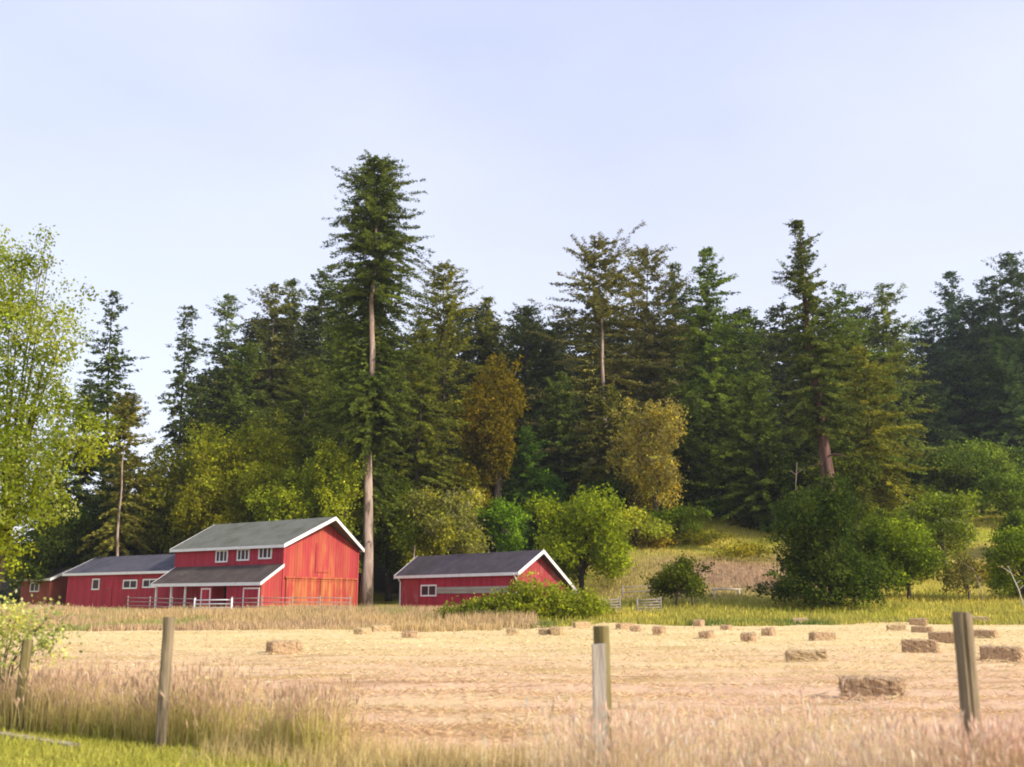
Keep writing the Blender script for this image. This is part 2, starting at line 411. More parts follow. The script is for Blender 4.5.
def vnoise(x, y, s, seed=0):
    """smooth value noise"""
    x = np.asarray(x) / s + 1000.3 + seed * 17.1; y = np.asarray(y) / s + 1000.7 + seed * 5.3
    xi, yi = np.floor(x), np.floor(y); fx, fy = x - xi, y - yi
    fx, fy = fx * fx * (3 - 2 * fx), fy * fy * (3 - 2 * fy)
    h = lambda a, b: np.modf(np.abs(np.sin(a * 127.1 + b * 311.7 + seed) * 43758.5453))[0]
    return (h(xi, yi) * (1 - fx) + h(xi + 1, yi) * fx) * (1 - fy) + (h(xi, yi + 1) * (1 - fx) + h(xi + 1, yi + 1) * fx) * fy
P1, P4 = np.array([-5.93, 12.1]), np.array([3.2, 7.0])
def fence_y(x): return P1[1] + (x - P1[0]) * (P4[1] - P1[1]) / (P4[0] - P1[0])
def hay_edge(x): return 53.5 + 7 * sm(-4, 6, x) + 1.2 * np.sin(np.asarray(x) * .35)
def forest_edge(x): return 128 - 14 * sm(-5, -30, -np.asarray(x)) * 0 - 22 * (1 - sm(-12, 8, x)) + 4 * np.sin(np.asarray(x) * .2)
def ground_col(X, Y):
    n1, n2, n3 = vnoise(X, Y, 9, 1), vnoise(X, Y, 3.2, 2), vnoise(X, Y, 22, 3)
    C = np.zeros(X.shape + (3,))
    def blend(c, w):
        C[:] = C * (1 - w[..., None]) + np.array(c) * w[..., None]
    blend((.10, .15, .025), np.ones_like(X))
    blend((.26, .25, .07), sm(.45, .7, n1))
    blend((.38, .28, .12), sm(46, 50, Y) * (1 - sm(-2, 3, X)))
    far = sm(62, 66, Y)
    blend((.45, .38, .07), far)                              # meadow: dry olive
    blend((.31, .31, .04), far * sm(.38, .6, n2 * .5 + n1 * .5))
    blend((.34, .27, .09), far * sm(74, 80, Y) * (1 - sm(96, 106, Y)) * sm(.3, .6, n3 * .5 + n1 * .5 + .12))
    blend((.33, .22, .13), far * sm(12, 16, X) * (1 - sm(24, 30, X)) * sm(80, 84, Y) * (1 - sm(92, 97, Y)))   # bare reddish bank
    blend((.33, .30, .055), sm(-3, 3, X) * sm(57, 60, Y) * (1 - sm(74, 80, Y)) * sm(.25, .55, n2))                            # green strip along the field
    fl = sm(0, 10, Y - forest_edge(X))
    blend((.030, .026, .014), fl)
    return C
xs = np.concatenate([-np.geomspace(3000, 130, 14), np.arange(-120, 121, 1.5), np.geomspace(130, 3000, 14)])
ys = np.concatenate([-np.geomspace(400, 12, 8), np.arange(-8, 50, 1.5), np.arange(50, 150, 1.0), np.arange(150, 300, 5), np.geomspace(300, 4500, 16)])
mg, nt, out = new_mat('ground_cover')
p = N(nt, 'ShaderNodeBsdfPrincipled'); nt.links.new(p.outputs[0], out.inputs[0]); p.inputs['Roughness'].default_value = 1; p.inputs['Specular IOR Level'].default_value = .05
ca = N(nt, 'ShaderNodeAttribute', attribute_name='Col')
c = mixc(nt, .55, ca.outputs['Color'], mixc(nt, ramp(nt, noise(nt, 1.2, 6), .3, .7), (.55, .55, .5), (1.5, 1.45, 1.35)), 'MULTIPLY')
nt.links.new(c, p.inputs['Base Color'])
b = N(nt, 'ShaderNodeBump'); b.inputs['Strength'].default_value = .8; b.inputs['Distance'].default_value = .3
nt.links.new(noise(nt, 2.5, 6), b.inputs['Height']); nt.links.new(b.outputs[0], p.inputs['Normal'])
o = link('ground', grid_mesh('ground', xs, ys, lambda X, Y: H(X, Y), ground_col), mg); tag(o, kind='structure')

# hayfield: mown swaths
SW = np.array([.10, 1.0])
def swath(X, Y):
    yy = Y + .08 * X + 1.2 * vnoise(X, Y, 14, 5) + .5 * vnoise(X, Y, 4, 6)
    s = .5 + .5 * np.sin(yy * 2 * np.pi / 2.3)
    return s ** 2 * (.35 + .65 * vnoise(X, Y * 2, 3.0, 8))
def hay_z(X, Y): return H(X, Y) + .012 + .14 * swath(X, Y) + .05 * vnoise(X, Y, .7, 9)
tx = np.linspace(-1, 1, 240); ty = np.linspace(0, 1, 260) ** 1.5
TX, TY = np.meshgrid(tx, ty)
XX = TX * 62
Y0 = fence_y(np.clip(XX, -16, 9)) + .35; Y0 = np.maximum(Y0, 4.0); Y1 = hay_edge(XX)
# widen grid so nearby parts are fine: warp x with depth
YY = Y0 + (Y1 - Y0) * TY
XX = TX * (12 + 56 * TY ** .7)
Y0 = np.maximum(fence_y(np.clip(XX, -16, 9)) + .35, 4.0); YY = Y0 + (hay_edge(XX) - Y0) * TY
V = np.stack([XX, YY, hay_z(XX, YY)], -1).reshape(-1, 3)
nx, ny = len(tx), len(ty)
i = (np.arange(ny - 1)[:, None] * nx + np.arange(nx - 1)[None]).ravel()
me = bpy.data.meshes.new('hayfield'); me.from_pydata(V.tolist(), [], np.stack([i, i + 1, i + nx + 1, i + nx], 1).tolist()); me.update()
me.polygons.foreach_set('use_smooth', [True] * len(me.polygons))
mh, nt, out = new_mat('mown_hay')
p = N(nt, 'ShaderNodeBsdfPrincipled'); nt.links.new(p.outputs[0], out.inputs[0]); p.inputs['Roughness'].default_value = 1; p.inputs['Specular IOR Level'].default_value = .05
c = mixc(nt, ramp(nt, noise(nt, .6, 6, (.35, 1, 1)), .35, .65), (.61, .40, .25), (.72, .50, .33))
c = mixc(nt, ramp(nt, noise(nt, 1.1, 6, (.16, 1, 1)), .53, .66), c, (.44, .30, .12))
c = mixc(nt, ramp(nt, noise(nt, 2.3, 6, (.12, 1, 1)), .56, .68), c, (.36, .21, .10))
c = mixc(nt, ramp(nt, noise(nt, .12, 3, (.5, 1, 1)), .50, .68), c, (.66, .51, .25))
c = mixc(nt, ramp(nt, noise(nt, 30, 3, (.3, 1, 1)), .60, .75), c, (.36, .23, .11))
c = mixc(nt, ramp(nt, noise(nt, 3.2, 5, (.45, 1, 1), .7), .62, .70), c, (.30, .19, .085))
tco = N(nt, 'ShaderNodeTexCoord'); sxy = N(nt, 'ShaderNodeSeparateXYZ'); nt.links.new(tco.outputs['Object'], sxy.inputs[0])
far_ = N(nt, 'ShaderNodeMath', operation='MULTIPLY'); nt.links.new(ramp(nt, sxy.outputs['Y'], 17, 40), far_.inputs[0]); far_.inputs[1].default_value = .75
c = mixc(nt, far_.outputs[0], c, mixc(nt, ramp(nt, noise(nt, .5, 5, (.3, 1, 1)), .4, .65), (.74, .58, .29), (.60, .47, .20)))   # sun-bleached yellower swaths further out
nt.links.new(c, p.inputs['Base Color'])
b = N(nt, 'ShaderNodeBump'); b.inputs['Strength'].default_value = .8; b.inputs['Distance'].default_value = .06
nt.links.new(noise(nt, 8, 6, (.35, 1, 1), .75), b.inputs['Height']); nt.links.new(b.outputs[0], p.inputs['Normal'])
o = link('hayfield', me, mh); tag(o, kind='structure')

# loose straw on the field
def flat_straw(n, seed):
    g = np.random.default_rng(seed)
    d = 1 / (1 / 62 + (1 / 8.0 - 1 / 62) * g.random(n))
    x = (g.random(n) - .5) * 1.12 * d
    ok = (d > fence_y(x) + .4) & (d < hay_edge(x) + .5); d, x = d[ok], x[ok]
    s = swath(x, d); ok = g.random(len(d)) < .06 + 1.25 * s; d, x = d[ok], x[ok]; n = len(d)
    px = d / F
    P = np.stack([x, d, hay_z(x, d) + .01 + .03 * g.random(n)], 1)
    a = g.normal(size=n) * .9 + np.where(g.random(n) < .5, 0, np.pi)
    D = unit(np.stack([np.cos(a), np.sin(a), .35 * np.abs(g.normal(size=n))], 1))
    L = .05 + .12 * g.random(n) + px * 1.2; W = .004 + px * .55
    Q = cards(P, D, L, W * (.6 + .8 * g.random(n)), g)
    fy = sm(15, 38, d)[:, None]
    c = (np.array([[.72, .51, .31]]) * (1 - fy) + np.array([[.76, .60, .31]]) * fy) * np.exp(.2 * g.normal(size=(n, 1)))
    gr = g.random(n) < .10; c[gr] = np.array([.55, .46, .19]) * np.exp(.2 * g.normal(size=(gr.sum(), 1)))
    br = g.random(n) < .16; c[br] = np.array([.52, .35, .19]) * np.exp(.2 * g.normal(size=(br.sum(), 1)))
    return Q, c
Q, c = flat_straw(190000, 3)
o = link('straw', quads_mesh('straw', Q, c), M['blade']); tag(o, 'loose cut straw lying in swaths over the mown hayfield', 'straw', kind='stuff')

# ------------------------------------------------------------------ grass
def blades(x, y, z, h, w, colr, g, lean=.25, cv=.25, heads=None, headcol=None, headlen=.12):
    n = len(x); a = g.random(n) * 6.28; l = lean * g.normal(size=n)
    b = np.stack([x, y, z], 1)
    off = np.stack([np.cos(a) * l, np.sin(a) * l, np.zeros(n)], 1)
    up = np.array([[0, 0, 1.0]])
    m = b + up * (h * .55)[:, None] + off * (h * .3)[:, None]
    t = b + up * (h * (1 - .25 * np.minimum(np.abs(l), 1)))[:, None] + off * (h * .95)[:, None]
    th = g.random(n) * 3.14; s = np.stack([np.cos(th), np.sin(th), np.zeros(n)], 1) * (w * .5)[:, None]
    Q1 = np.stack([b - s, b + s, m + s * .8, m - s * .8], 1); Q2 = np.stack([m - s * .8, m + s * .8, t + s * .15, t - s * .15], 1)
    c = colr * np.exp(cv * g.normal(size=(n, 1)))
    Qs, cs = [Q1, Q2], [c, c * .9 + .1 * np.array([[.6, .45, .25]])]
    if heads is not None:
        k = g.random(n) < heads; D = unit(t - m)[k]; nk = int(k.sum())
        L = headlen * (.6 + .8 * g.random(nk))
        for r_ in range(2):
            Qs.append(cards(t[k] - D * (L * .8)[:, None], unit(D + .12 * g.normal(size=(nk, 3))), L, L * .11 + w[k] * .3, g))
            cs.append(np.array(headcol)[None] * np.exp(.22 * g.normal(size=(nk, 1))))
    return np.concatenate(Qs), np.concatenate(cs)
def stuff(name, parts, label, cat='grass'):
    Q = np.concatenate([a for a, _ in parts]); c = np.concatenate([b for _, b in parts])
    o = link(name, quads_mesh(name, Q, c), M['blade']); tag(o, label, cat, kind='stuff'); return o

# tall seeding grass on the fence line: left stretch (green feet) and right stretch (pink heads)
g = np.random.default_rng(21)
n = 11000
x = g.uniform(-9, -1.45, n); off = np.abs(g.normal(size=n)) * 1.1 + .02
clump = vnoise(x, off, .55, 4)
dens_ = np.where(x > -2.9, sm(-1.35, -1.9, x) * 0 + np.exp(-((x + 2.15) / .38) ** 2) * 1.3, 1.0)
ok = (g.random(n) < (.25 + clump) * dens_) & (off > -.55)
x, off = x[ok], off[ok]; y = fence_y(x) + off
h = (.32 + .46 * g.random(len(x)) ** .8) * (.75 + .45 * vnoise(x, y, .9, 7))
n1 = vnoise(x, y, 1.4, 11)[:, None]
cl = np.array([[.62, .47, .22]]) * (1 - n1) + np.array([[.46, .40, .12]]) * n1
A = blades(x, y, np.zeros_like(x), h, np.full(len(x), .007), cl, g, .22, .25, .7, (.58, .40, .27), .10)
n = 5500; x = g.uniform(-9, -1.6, n); off = np.abs(g.normal(size=n)) * .8 + .02
ok = g.random(n) < np.where(x > -2.9, np.exp(-((x + 2.15) / .45) ** 2), 1); x, off = x[ok], off[ok]
y = fence_y(x) + off; h = .18 + .30 * g.random(len(x))
B = blades(x, y, np.zeros_like(x), h, np.full(len(x), .012), np.tile(np.array([[.40, .37, .09]]), (len(x), 1)), g, .4, .3)
stuff('tall_grass', [A, B], 'tall seeding grass with green feet along the fence posts')
n = 16000
x = g.uniform(.15, 6.5, n); off = g.normal(size=n) * .75 + .1
clump = vnoise(x, off, .5, 14)
ok = (g.random(n) < .3 + clump) & (g.random(n) < sm(.1, 1.0, x) * .75 + .25); x, off = x[ok], off[ok]; y = fence_y(x) + off
ok = y > 4.8; x, y = x[ok], y[ok]
h = (.24 + .50 * g.random(len(x)) ** 1.2) * (.7 + .5 * vnoise(x, y, .8, 17))
n1 = vnoise(x, y, 1.1, 19)[:, None]
cl = np.array([[.82, .63, .41]]) * (1 - n1) + np.array([[.70, .58, .30]]) * n1
A = blades(x, y, np.zeros_like(x), h, np.full(len(x), .005), cl, g, .30, .2, .8, (.86, .61, .47), .07)
n = 2800; x = np.where(g.random(n) < .85, 3.2 + .45 * g.normal(size=n), .72 + .35 * g.normal(size=n)); y = np.where(x > 2, 6.45, 7.6) + .22 * g.normal(size=n)
hh = .45 + .4 * g.random(n)
A2 = blades(x, y, np.zeros(n), hh, np.full(n, .006), np.tile(np.array([[.72, .54, .32]]), (n, 1)), g, .3, .25, .7, (.78, .54, .41), .08)
n = 5500; x = g.uniform(-3.0, .4, n); y = fence_y(x) + g.normal(size=n) * .5 + .2; h = .1 + .25 * g.random(n)
B = blades(x, y, np.zeros(n), h, np.full(n, .007), np.tile(np.array([[.6, .46, .2]]), (n, 1)), g, .5, .25)
stuff('dry_grass', [A, A2, B], 'tall dry grass with pinkish seed heads around the split post')
# short green verge
n = 60000
d = 7.6 + 6 * g.random(n); x = -d * .56 + g.random(n) * (d * .56 - 1.9); ok = (d < fence_y(x) + .25); x, y = x[ok], d[ok]
n1 = vnoise(x, y, .8, 31)[:, None]
cl = np.array([[.36, .37, .035]]) * (1 - n1) + np.array([[.48, .46, .08]]) * n1
A = blades(x, y, np.zeros_like(x), .05 + .09 * g.random(len(x)), np.full(len(x), .012), cl, g, .6, .25)
stuff('verge_grass', [A], 'short bright green grass on the roadside verge')
# dry grass in front of the barns
n = 60000
y = 53 + 31 * g.random(n); x = -.52 * y + g.random(n) * (.52 * y + 1.5)
ok = (y > hay_edge(x)) & (g.random(n) < .35 + vnoise(x, y, 2.2, 41)); x, y = x[ok], y[ok]
n1, n2 = vnoise(x, y, 5, 42)[:, None], vnoise(x, y, 3, 43)[:, None]
cl = np.array([[.60, .44, .20]]) * (1 - n1) + np.array([[.52, .36, .22]]) * n1
cl = np.where(n2 > .80, np.array([[.36, .36, .12]]), cl)
h = (.38 + .50 * g.random(len(x))) * (.6 + .4 * sm(56, 70, y) - .25 * sm(72, 80, y)) * (.7 + .6 * vnoise(x, y, 3, 44))
A = blades(x, y, H(x, y), h, np.full(len(x), .05), cl, g, .3, .22)
stuff('rank_grass', [A], 'straw coloured rank grass in front of the red barns')
# green strip and meadow grass
n = 90000
y = 58 + 80 * g.random(n) ** 1.4; x = -2 + g.random(n) * (.58 * y + 6)
ok = (y > hay_edge(x) - .3) & (y < forest_edge(x) + 4); x, y = x[ok], y[ok]
ok = g.random(len(x)) < .3 + vnoise(x, y, 2.5, 51); x, y = x[ok], y[ok]
cl = ground_col(x, y) * 1.25
h = .12 + .3 * g.random(len(x)); A = blades(x, y, H(x, y), h, np.full(len(x), .06), cl, g, .4, .3)
stuff('meadow_grass', [A], 'olive and tan rough grass on the sloping meadow')

# ------------------------------------------------------------------ buildings
def window(root, x0, x1, z0, z1, y, n=2, label=None):
    f = MB(); t = .13
    f.box(x0, x1, y - .07, y + .02, z1 - t, z1); f.box(x0, x1, y - .09, y + .02, z0, z0 + t)
    f.box(x0, x0 + t, y - .07, y + .02, z0 + t, z1 - t); f.box(x1 - t, x1, y - .07, y + .02, z0 + t, z1 - t)
    for k in range(1, n):
        xm = x0 + (x1 - x0) * k / n; f.box(xm - .05, xm + .05, y - .06, y + .02, z0 + t, z1 - t)
    w = f.build('window', M['white'], root)
    MB().box(x0 + t, x1 - t, y - .03, y + .01, z0 + t, z1 - t).build('pane', M['glass'], w)
    return w
def hole_wall(y, x0, x1, z0, z1, holes, t=.12):
    """long wall in the plane y, facing -Y, with rectangular openings"""
    mb = MB(); xs_ = sorted({x0, x1, *[h[0] for h in holes], *[h[1] for h in holes]})
    for a, b_ in zip(xs_[:-1], xs_[1:]):
        hs = [h for h in holes if h[0] <= a + 1e-6 and h[1] >= b_ - 1e-6]
        if not hs: mb.box(a, b_, y, y + t, z0, z1)
        else:
            if hs[0][2] > z0 + .01: mb.box(a, b_, y, y + t, z0, hs[0][2])
            if hs[0][3] < z1 - .01: mb.box(a, b_, y, y + t, hs[0][3], z1)
    return mb
def gable_wall(x, y0, y1, z0, ze0, ze1, yr, zr, t=.12):
    return MB().slab([(x, y0, z0), (x, y1, z0), (x, y1, ze1), (x, yr, zr), (x, y0, ze0)], (-t, 0, 0))
def gable_roof(root, xa, xb, y0, y1, ze0, ze1, yr, zr, mat, oh=.35, xb_e=None, th=.14, trim=True, left_rake=True):
    """ridge along X from xa to xb; eaves at y0-oh / y1+oh ; xb_e = gable overhang at the eaves (prow when smaller than xb)"""
    xb_e = xb if xb_e is None else xb_e
    s0 = (zr - ze0) / (yr - y0); s1 = (zr - ze1) / (y1 - yr)
    a0, a1 = y0 - oh, y1 + oh; z0, z1 = ze0 - s0 * oh + .10, ze1 - s1 * oh + .10; zt = zr + .10
    MB().slab([(xa, a0, z0), (xb_e, a0, z0), (xb, yr, zt), (xa, yr, zt)], (0, 0, th)) .slab([(xa, yr + .004, zt), (xb, yr + .004, zt), (xb_e, a1, z1), (xa, a1, z1)], (0, 0, th)).build('roof', mat, root)
    if trim:
        e = .03
        MB().box(xa, xb_e, a0 - e, a0 - .004, z0 - .12, z0 + th - .02).build('eave_board', M['white'], root)
        MB().box(xa, xb_e, a1 + .004, a1 + e, z1 - .12, z1 + th - .02).build('eave_board', M['white'], root)
        h = .30
        ends = [(xb_e + .01, xb + .01)] + ([(xa - .06, xa - .06)] if left_rake else [])
        for (xe, xr) in ends:
            for (ya, za, yb_) in ((a0 - e, z0, yr), (a1 + e, z1, yr + .004)):
                MB().slab([(xe, ya, za + th + .01), (xr, yb_, zt + th + .01), (xr, yb_, zt + th - h), (xe, ya, za + th - h)], (.05, 0, 0)).build('rake_board', M['white'], root)

# big barn -----------------------------------------------------------
RZ = -.597
CR, SR = math.cos(RZ), math.sin(RZ)
ZB = .9
def loc(p, O, rz):     # world -> local xy
    c_, s_ = math.cos(rz), math.sin(rz); dx, dy = p[0] - O[0], p[1] - O[1]
    return (dx * c_ + dy * s_, -dx * s_ + dy * c_)
def wall_x(u, O, rz, yl, v=590):
    """local x on the wall plane y=yl seen at pixel column u"""
    d = ray(u, v); c_, s_ = math.cos(rz), math.sin(rz)
    # local y of point t*d : -dx*s+dy*c = yl
    t = (yl - O[0] * s_ + O[1] * c_ ) / (-d[0] * s_ + d[1] * c_)
    return loc((d[0] * t, d[1] * t), O, rz)[0], CAMZ + d[2] * t
O1 = (-19.15, 85.0)
barn = empty('red_barn', (O1[0], O1[1], ZB), RZ); tag(barn, 'tall red barn with grey roof and orange weathered doors in its gable end', 'barn')
L, W, ZE, ZR = 14.2, 9.1, 6.25 - ZB, 8.64 - ZB
MB().box(-L, -.12, 0, .12, -1.2, ZE).build('wall', M['red'], barn)
MB().box(-L, -.12, W - .12, W, -1.2, ZE).build('wall', M['red'], barn)
gable_wall(-L + .12, .12, W - .12, -1.2, ZE, ZE, W / 2, ZR).build('wall', M['red'], barn)
gw = gable_wall(0, 0, W, -1.2, ZE, ZE, W / 2, ZR).build('gable_wall', M['gable'], barn); gw['label'] = 'sunlit gable wall of faded red boards streaked orange'
gable_roof(barn, -L - .3, 1.4, 0, W, ZE, ZE, W / 2, ZR, M['roof'], .35, .35)
for y0, y1 in ((.35, 4.30), (4.36, 8.6)):
    dr = MB().box(.02, .09, y0, y1, -.9, 2.6).build('door', M['orange'], barn); dr['label'] = 'weathered orange sliding barn door'
    h_ = MB().box(.09, .13, y0 + .02, y1 - .02, 2.45, 2.58); h_.box(.09, .12, y0 + .02, y0 + .14, -.9, 2.45); h_.box(.09, .12, y1 - .14, y1 - .02, -.9, 2.45); h_.build('batten', M['orange'], dr)
MB().box(.02, .20, .2, 8.9, 2.63, 2.77).build('door_track', M['orange'], barn)
ld = MB().box(.02, .07, 3.7, 5.4, 3.2, 5.7).build('loft_door', M['gable'], barn)
for y_ in (-.06, W - .12): MB().box(.003, .05, y_, y_ + .18, -1, ZE - .1).build('corner_board', M['gable'], barn)
for (u0, u1, v0, v1) in ((215.7, 228.5, 549.8, 562.7), (237, 250, 548.5, 561), (258.7, 272.5, 546.5, 559.3)):
    xa, zb_ = wall_x(u0, O1, RZ, 0, v1); xb_, zt_ = wall_x(u1, O1, RZ, 0, v0)
    window(barn, xa, xb_, zb_ - ZB, zt_ - ZB, 0, 3)
# lean-to
D = 2.24; zt, ze = 4.58 - ZB, 3.2 - ZB
sl = (zt - ze) / D
lr_ = MB().slab([(-L + .2, -D - .25, ze - sl * .25), (.12, -D - .25, ze - sl * .25), (.12, -.004, zt), (-L + .2, -.004, zt)], (0, 0, .12)).build('lean_to_roof', M['roof_brown'], barn)
f = MB().box(-L + .2, .12, -D - .29, -D - .254, ze - sl * .25 - .14, ze - sl * .25 + .12)
f.slab([(.13, -D - .29, ze - sl * .29 + .13), (.13, -.01, zt + .14), (.13, -.01, zt - .12), (.13, -D - .29, ze - sl * .29 - .13)], (.05, 0, 0))
f.slab([(-L + .13, -D - .29, ze - sl * .29 + .13), (-L + .13, -.01, zt + .14), (-L + .13, -.01, zt - .12), (-L + .13, -D - .29, ze - sl * .29 - .13)], (.05, 0, 0))
f.build('fascia', M['white'], lr_)
MB().slab([(-.02, -D, -1.2), (-.02, -.004, -1.2), (-.02, -.004, zt - .03), (-.02, -D, ze - .03)], (-.1, 0, 0)).build('lean_to_wall', M['gable'], barn)
xo0 = wall_x(212, O1, RZ, -D)[0]; xo1 = wall_x(226.5, O1, RZ, -D)[0]
MB().box(xo1, -.13, -D, -D + .1, -1.2, ze - .05).build('lean_to_wall', M['red'], barn)
xo2 = wall_x(200, O1, RZ, -D)[0]
MB().box(xo2, xo0, -D, -D + .1, -1.2, ze - .05).build('lean_to_wall', M['red'], barn)
MB().box(xo0 - 1, xo1 + 1, -.1, -.01, -1.1, 2.6).build('doorway', M['dark'], barn)  # solid flat box, the shade of an open doorway put into its colour
# white framed stall doors on the lean-to front
for ua, ub in ((243.5, 260), (201.5, 211)):
    a = wall_x(ua, O1, RZ, -D)[0]; b_ = min(wall_x(ub, O1, RZ, -D)[0], -.2)
    f = MB(); y = -D
    f.box(a, b_, y - .05, y, 1.72, 1.84); f.box(a, a + .11, y - .05, y, -.5, 1.72); f.box(b_ - .11, b_, y - .05, y, -.5, 1.72)
    dr = f.build('stall_door', M['white'], barn)
    MB().box(a + .11, b_ - .11, y - .03, y - .004, -.5, 1.72).build('panel', M['red'], dr)
for u in (156, 171, 185):
    a = wall_x(u, O1, RZ, -D)[0]
    MB().box(a - .07, a + .07, -D - .02, -D + .12, -1.2, ze - .06).build('post', M['white'], barn)

# long stable wing ----------------------------------------------------
O2 = (O1[0] - CR * (L + .16), O1[1] - SR * (L + .16))
st = empty('stable', (*O2, ZB), RZ); tag(st, 'long low red stable with blue grey roof joined to the tall barn', 'stable')
L2, W2, E2, R2 = 16.4, 6.5, 4.34 - ZB, 5.91 - ZB
wn = []
for (u0, u1, v0, v1) in ((92, 100.3, 578.5, 590), (123, 138, 579.5, 589), (142.7, 157.3, 578.7, 588)):
    xa, zb_ = wall_x(u0, O2, RZ, 0, v1); xb_, zt_ = wall_x(u1, O2, RZ, 0, v0); wn.append((xa, xb_, zb_ - ZB, zt_ - ZB))
for y_ in (0, W2 - .12): MB().box(-L2, 0, y_, y_ + .12, -1.2, E2).build('wall', M['red'], st)
gable_wall(-L2 + .12, .12, W2 - .12, -1.2, E2, E2, W2 / 2, R2).build('wall', M['red'], st)
gable_wall(0, .12, W2 - .12, -1.2, E2, E2, W2 / 2, R2).build('wall', M['red'], st)
gable_roof(st, -L2 - .4, -.02, 0, W2, E2, E2, W2 / 2, R2, M['roof_blue'], .35)
for i_, w_ in enumerate(wn): window(st, *w_, 0, 1 if i_ == 0 else 2)
xa = wall_x(105, O2, RZ, 0)[0]; xb_ = wall_x(112, O2, RZ, 0)[0]
f = MB().box(xa, xb_, -.05, 0, 1.95, 2.05).box(xb_ - .1, xb_, -.05, 0, -.6, 1.95).box(xa, xa + .1, -.05, 0, -.6, 1.95)
dr = f.build('door', M['pinkred'], st)
MB().box(xa + .1, xb_ - .1, -.03, -.003, -.6, 1.95).build('panel', M['red'], dr)

# small shed -----------------------------------------------------------
O3 = (-48.96, 108.0)
sh = empty('shed', (*O3, ZB), RZ); tag(sh, 'small brown red shed with white window beyond the long stable', 'shed')
L3, W3, E3, R3 = 5.4, 3.8, 4.0 - ZB, 4.93 - ZB
for y_ in (0, W3 - .12): MB().box(-L3, 0, y_, y_ + .12, -1.2, E3).build('wall', M['brownred'], sh)
gable_wall(0, .12, W3 - .12, -1.2, E3, E3, W3 / 2, R3).build('wall', M['brownred'], sh)
gable_wall(-L3 + .12, .12, W3 - .12, -1.2, E3, E3, W3 / 2, R3).build('wall', M['brownred'], sh)
gable_roof(sh, -L3 - .4, .6, 0, W3, E3, E3, W3 / 2, R3, M['roof_brown'], .35)
xa, zb_ = wall_x(30, O3, RZ, 0, 592); xb_, zt_ = wall_x(40, O3, RZ, 0, 582)
window(sh, xa, xb_, zb_ - ZB, zt_ - ZB, 0, 2)

# low barn at the centre -------------------------------------------------
RZ4 = -.815; O4 = (.4, 80.0)
lb = empty('low_barn', (*O4, ZB), RZ4); tag(lb, 'low red barn with purple grey roof behind the green bramble', 'barn')
L4, W4, yr4 = 15.0, 6.0, 2.2
E4, E4b, R4 = 3.86 - ZB, 2.57 - ZB, 5.43 - ZB
MB().box(-L4, -.12, 0, .12, -1.2, E4).build('wall', M['red'], lb)
MB().box(-L4, -.12, W4 - .12, W4, -1.2, E4b).build('wall', M['red'], lb)
gw = gable_wall(0, 0, W4, -1.2, E4, E4b, yr4, R4).build('gable_wall', M['pinkred'], lb); gw['label'] = 'faded pinkish red gable wall'
gable_wall(-L4 + .12, .12, W4 - .12, -1.2, E4, E4b, yr4, R4).build('wall', M['red'], lb)
gable_roof(lb, -L4 - .6, .75, 0, W4, E4, E4b, yr4, R4, M['roof_purple'], .3, .45)
xa, zb_ = wall_x(421, O4, RZ4, 0, 596.5); xb_, zt_ = wall_x(437, O4, RZ4, 0, 584.5)
window(lb, xa, xb_, zb_ - ZB, zt_ - ZB, 0, 2)
x4 = wall_x(419, O4, RZ4, 0)[0]
pn = MB().box(-L4 + .1, x4, -.04, -.003, -1, E4 - .35).build('faded_boards', M['pinkred'], lb)
xa = wall_x(437.5, O4, RZ4, 0)[0]; xb_ = wall_x(510, O4, RZ4, 0)[0]
for z0 in (1.38, 1.66):
    pl = MB().box(xa, xb_, -.10, -.06, z0, z0 + .26).build('weathered_board', M['greyboard'], lb)
for a in (.02, -L4 + .02):
    MB().tube([(a, -.42, E4 - .12), (a, -.10, E4 - .55), (a, -.10, -.8)], [.06, .06, .06], 8).build('downspout', M['white'], lb)

# ------------------------------------------------------------------ rails and gates
GP = 'pale pipe rail panels in front of the tall barn'
def rail_panel(p0, p1, h, nr, label, name='rail_panel', cat='fence panel', group=GP, mat='pipe', r=.045, brace=False):
    L_ = math.hypot(p1[0] - p0[0], p1[1] - p0[1]); rz = math.atan2(p1[1] - p0[1], p1[0] - p0[0])
    z0 = float(H(*p0)); root = empty(name, (p0[0], p0[1], z0), rz); tag(root, label, cat, group)
    zz = float(H(*p1)) - z0
    for k in range(nr):
        z = h * (.18 + .82 * k / (nr - 1)) - .03
        MB().tube([(0.02, 0, z), (L_ * .5, 0, z + zz * .5), (L_ - .02, 0, z + zz)], [r] * 3, 7).build('rail', M[mat], root, True)
    for a, b_ in ((0, 0), (L_, zz)):
        MB().tube([(a, 0, b_ - .35), (a, 0, b_ + h + .12)], [r * 1.6] * 2, 8).build('post', M[mat], root, True)
    if brace: MB().bar((.05, .05, h * .18), (L_ - .05, .05, h + zz - .05), .05, .05).build('brace', M[mat], root)
    return root
def rp(u, d): return tuple(at(u, 600, d)[:2])
us = [(128, 88.5), (150, 86), (172, 83.5), (195, 81.5), (232, 79.5), (262, 78.5), (292, 78.5), (320, 79), (350, 80)]
LB = ['end rail panel by the long stable', 'rail panel where the lean-to roof begins', 'rail panel before the white porch posts', 'white gate panel before the dark barn doorway', 'rail panel before the white framed stall door',
      'rail panel below the lean-to end wall', 'rail panel before the first orange barn door', 'rail panel before the second orange barn door']
for i_ in range(8):
    a, b_ = rp(*us[i_]), rp(*us[i_ + 1])
    w_ = i_ == 3
    rail_panel(a, b_, 1.2 if not w_ else 1.1, 4, 'pale ' + LB[i_] if not w_ else LB[i_], 'gate_panel' if w_ else 'rail_panel', 'gate' if w_ else 'fence panel', GP, 'white' if w_ else 'pipe', .05 if w_ else .035)
p = rp(218, 79.6); z0 = float(H(*p))
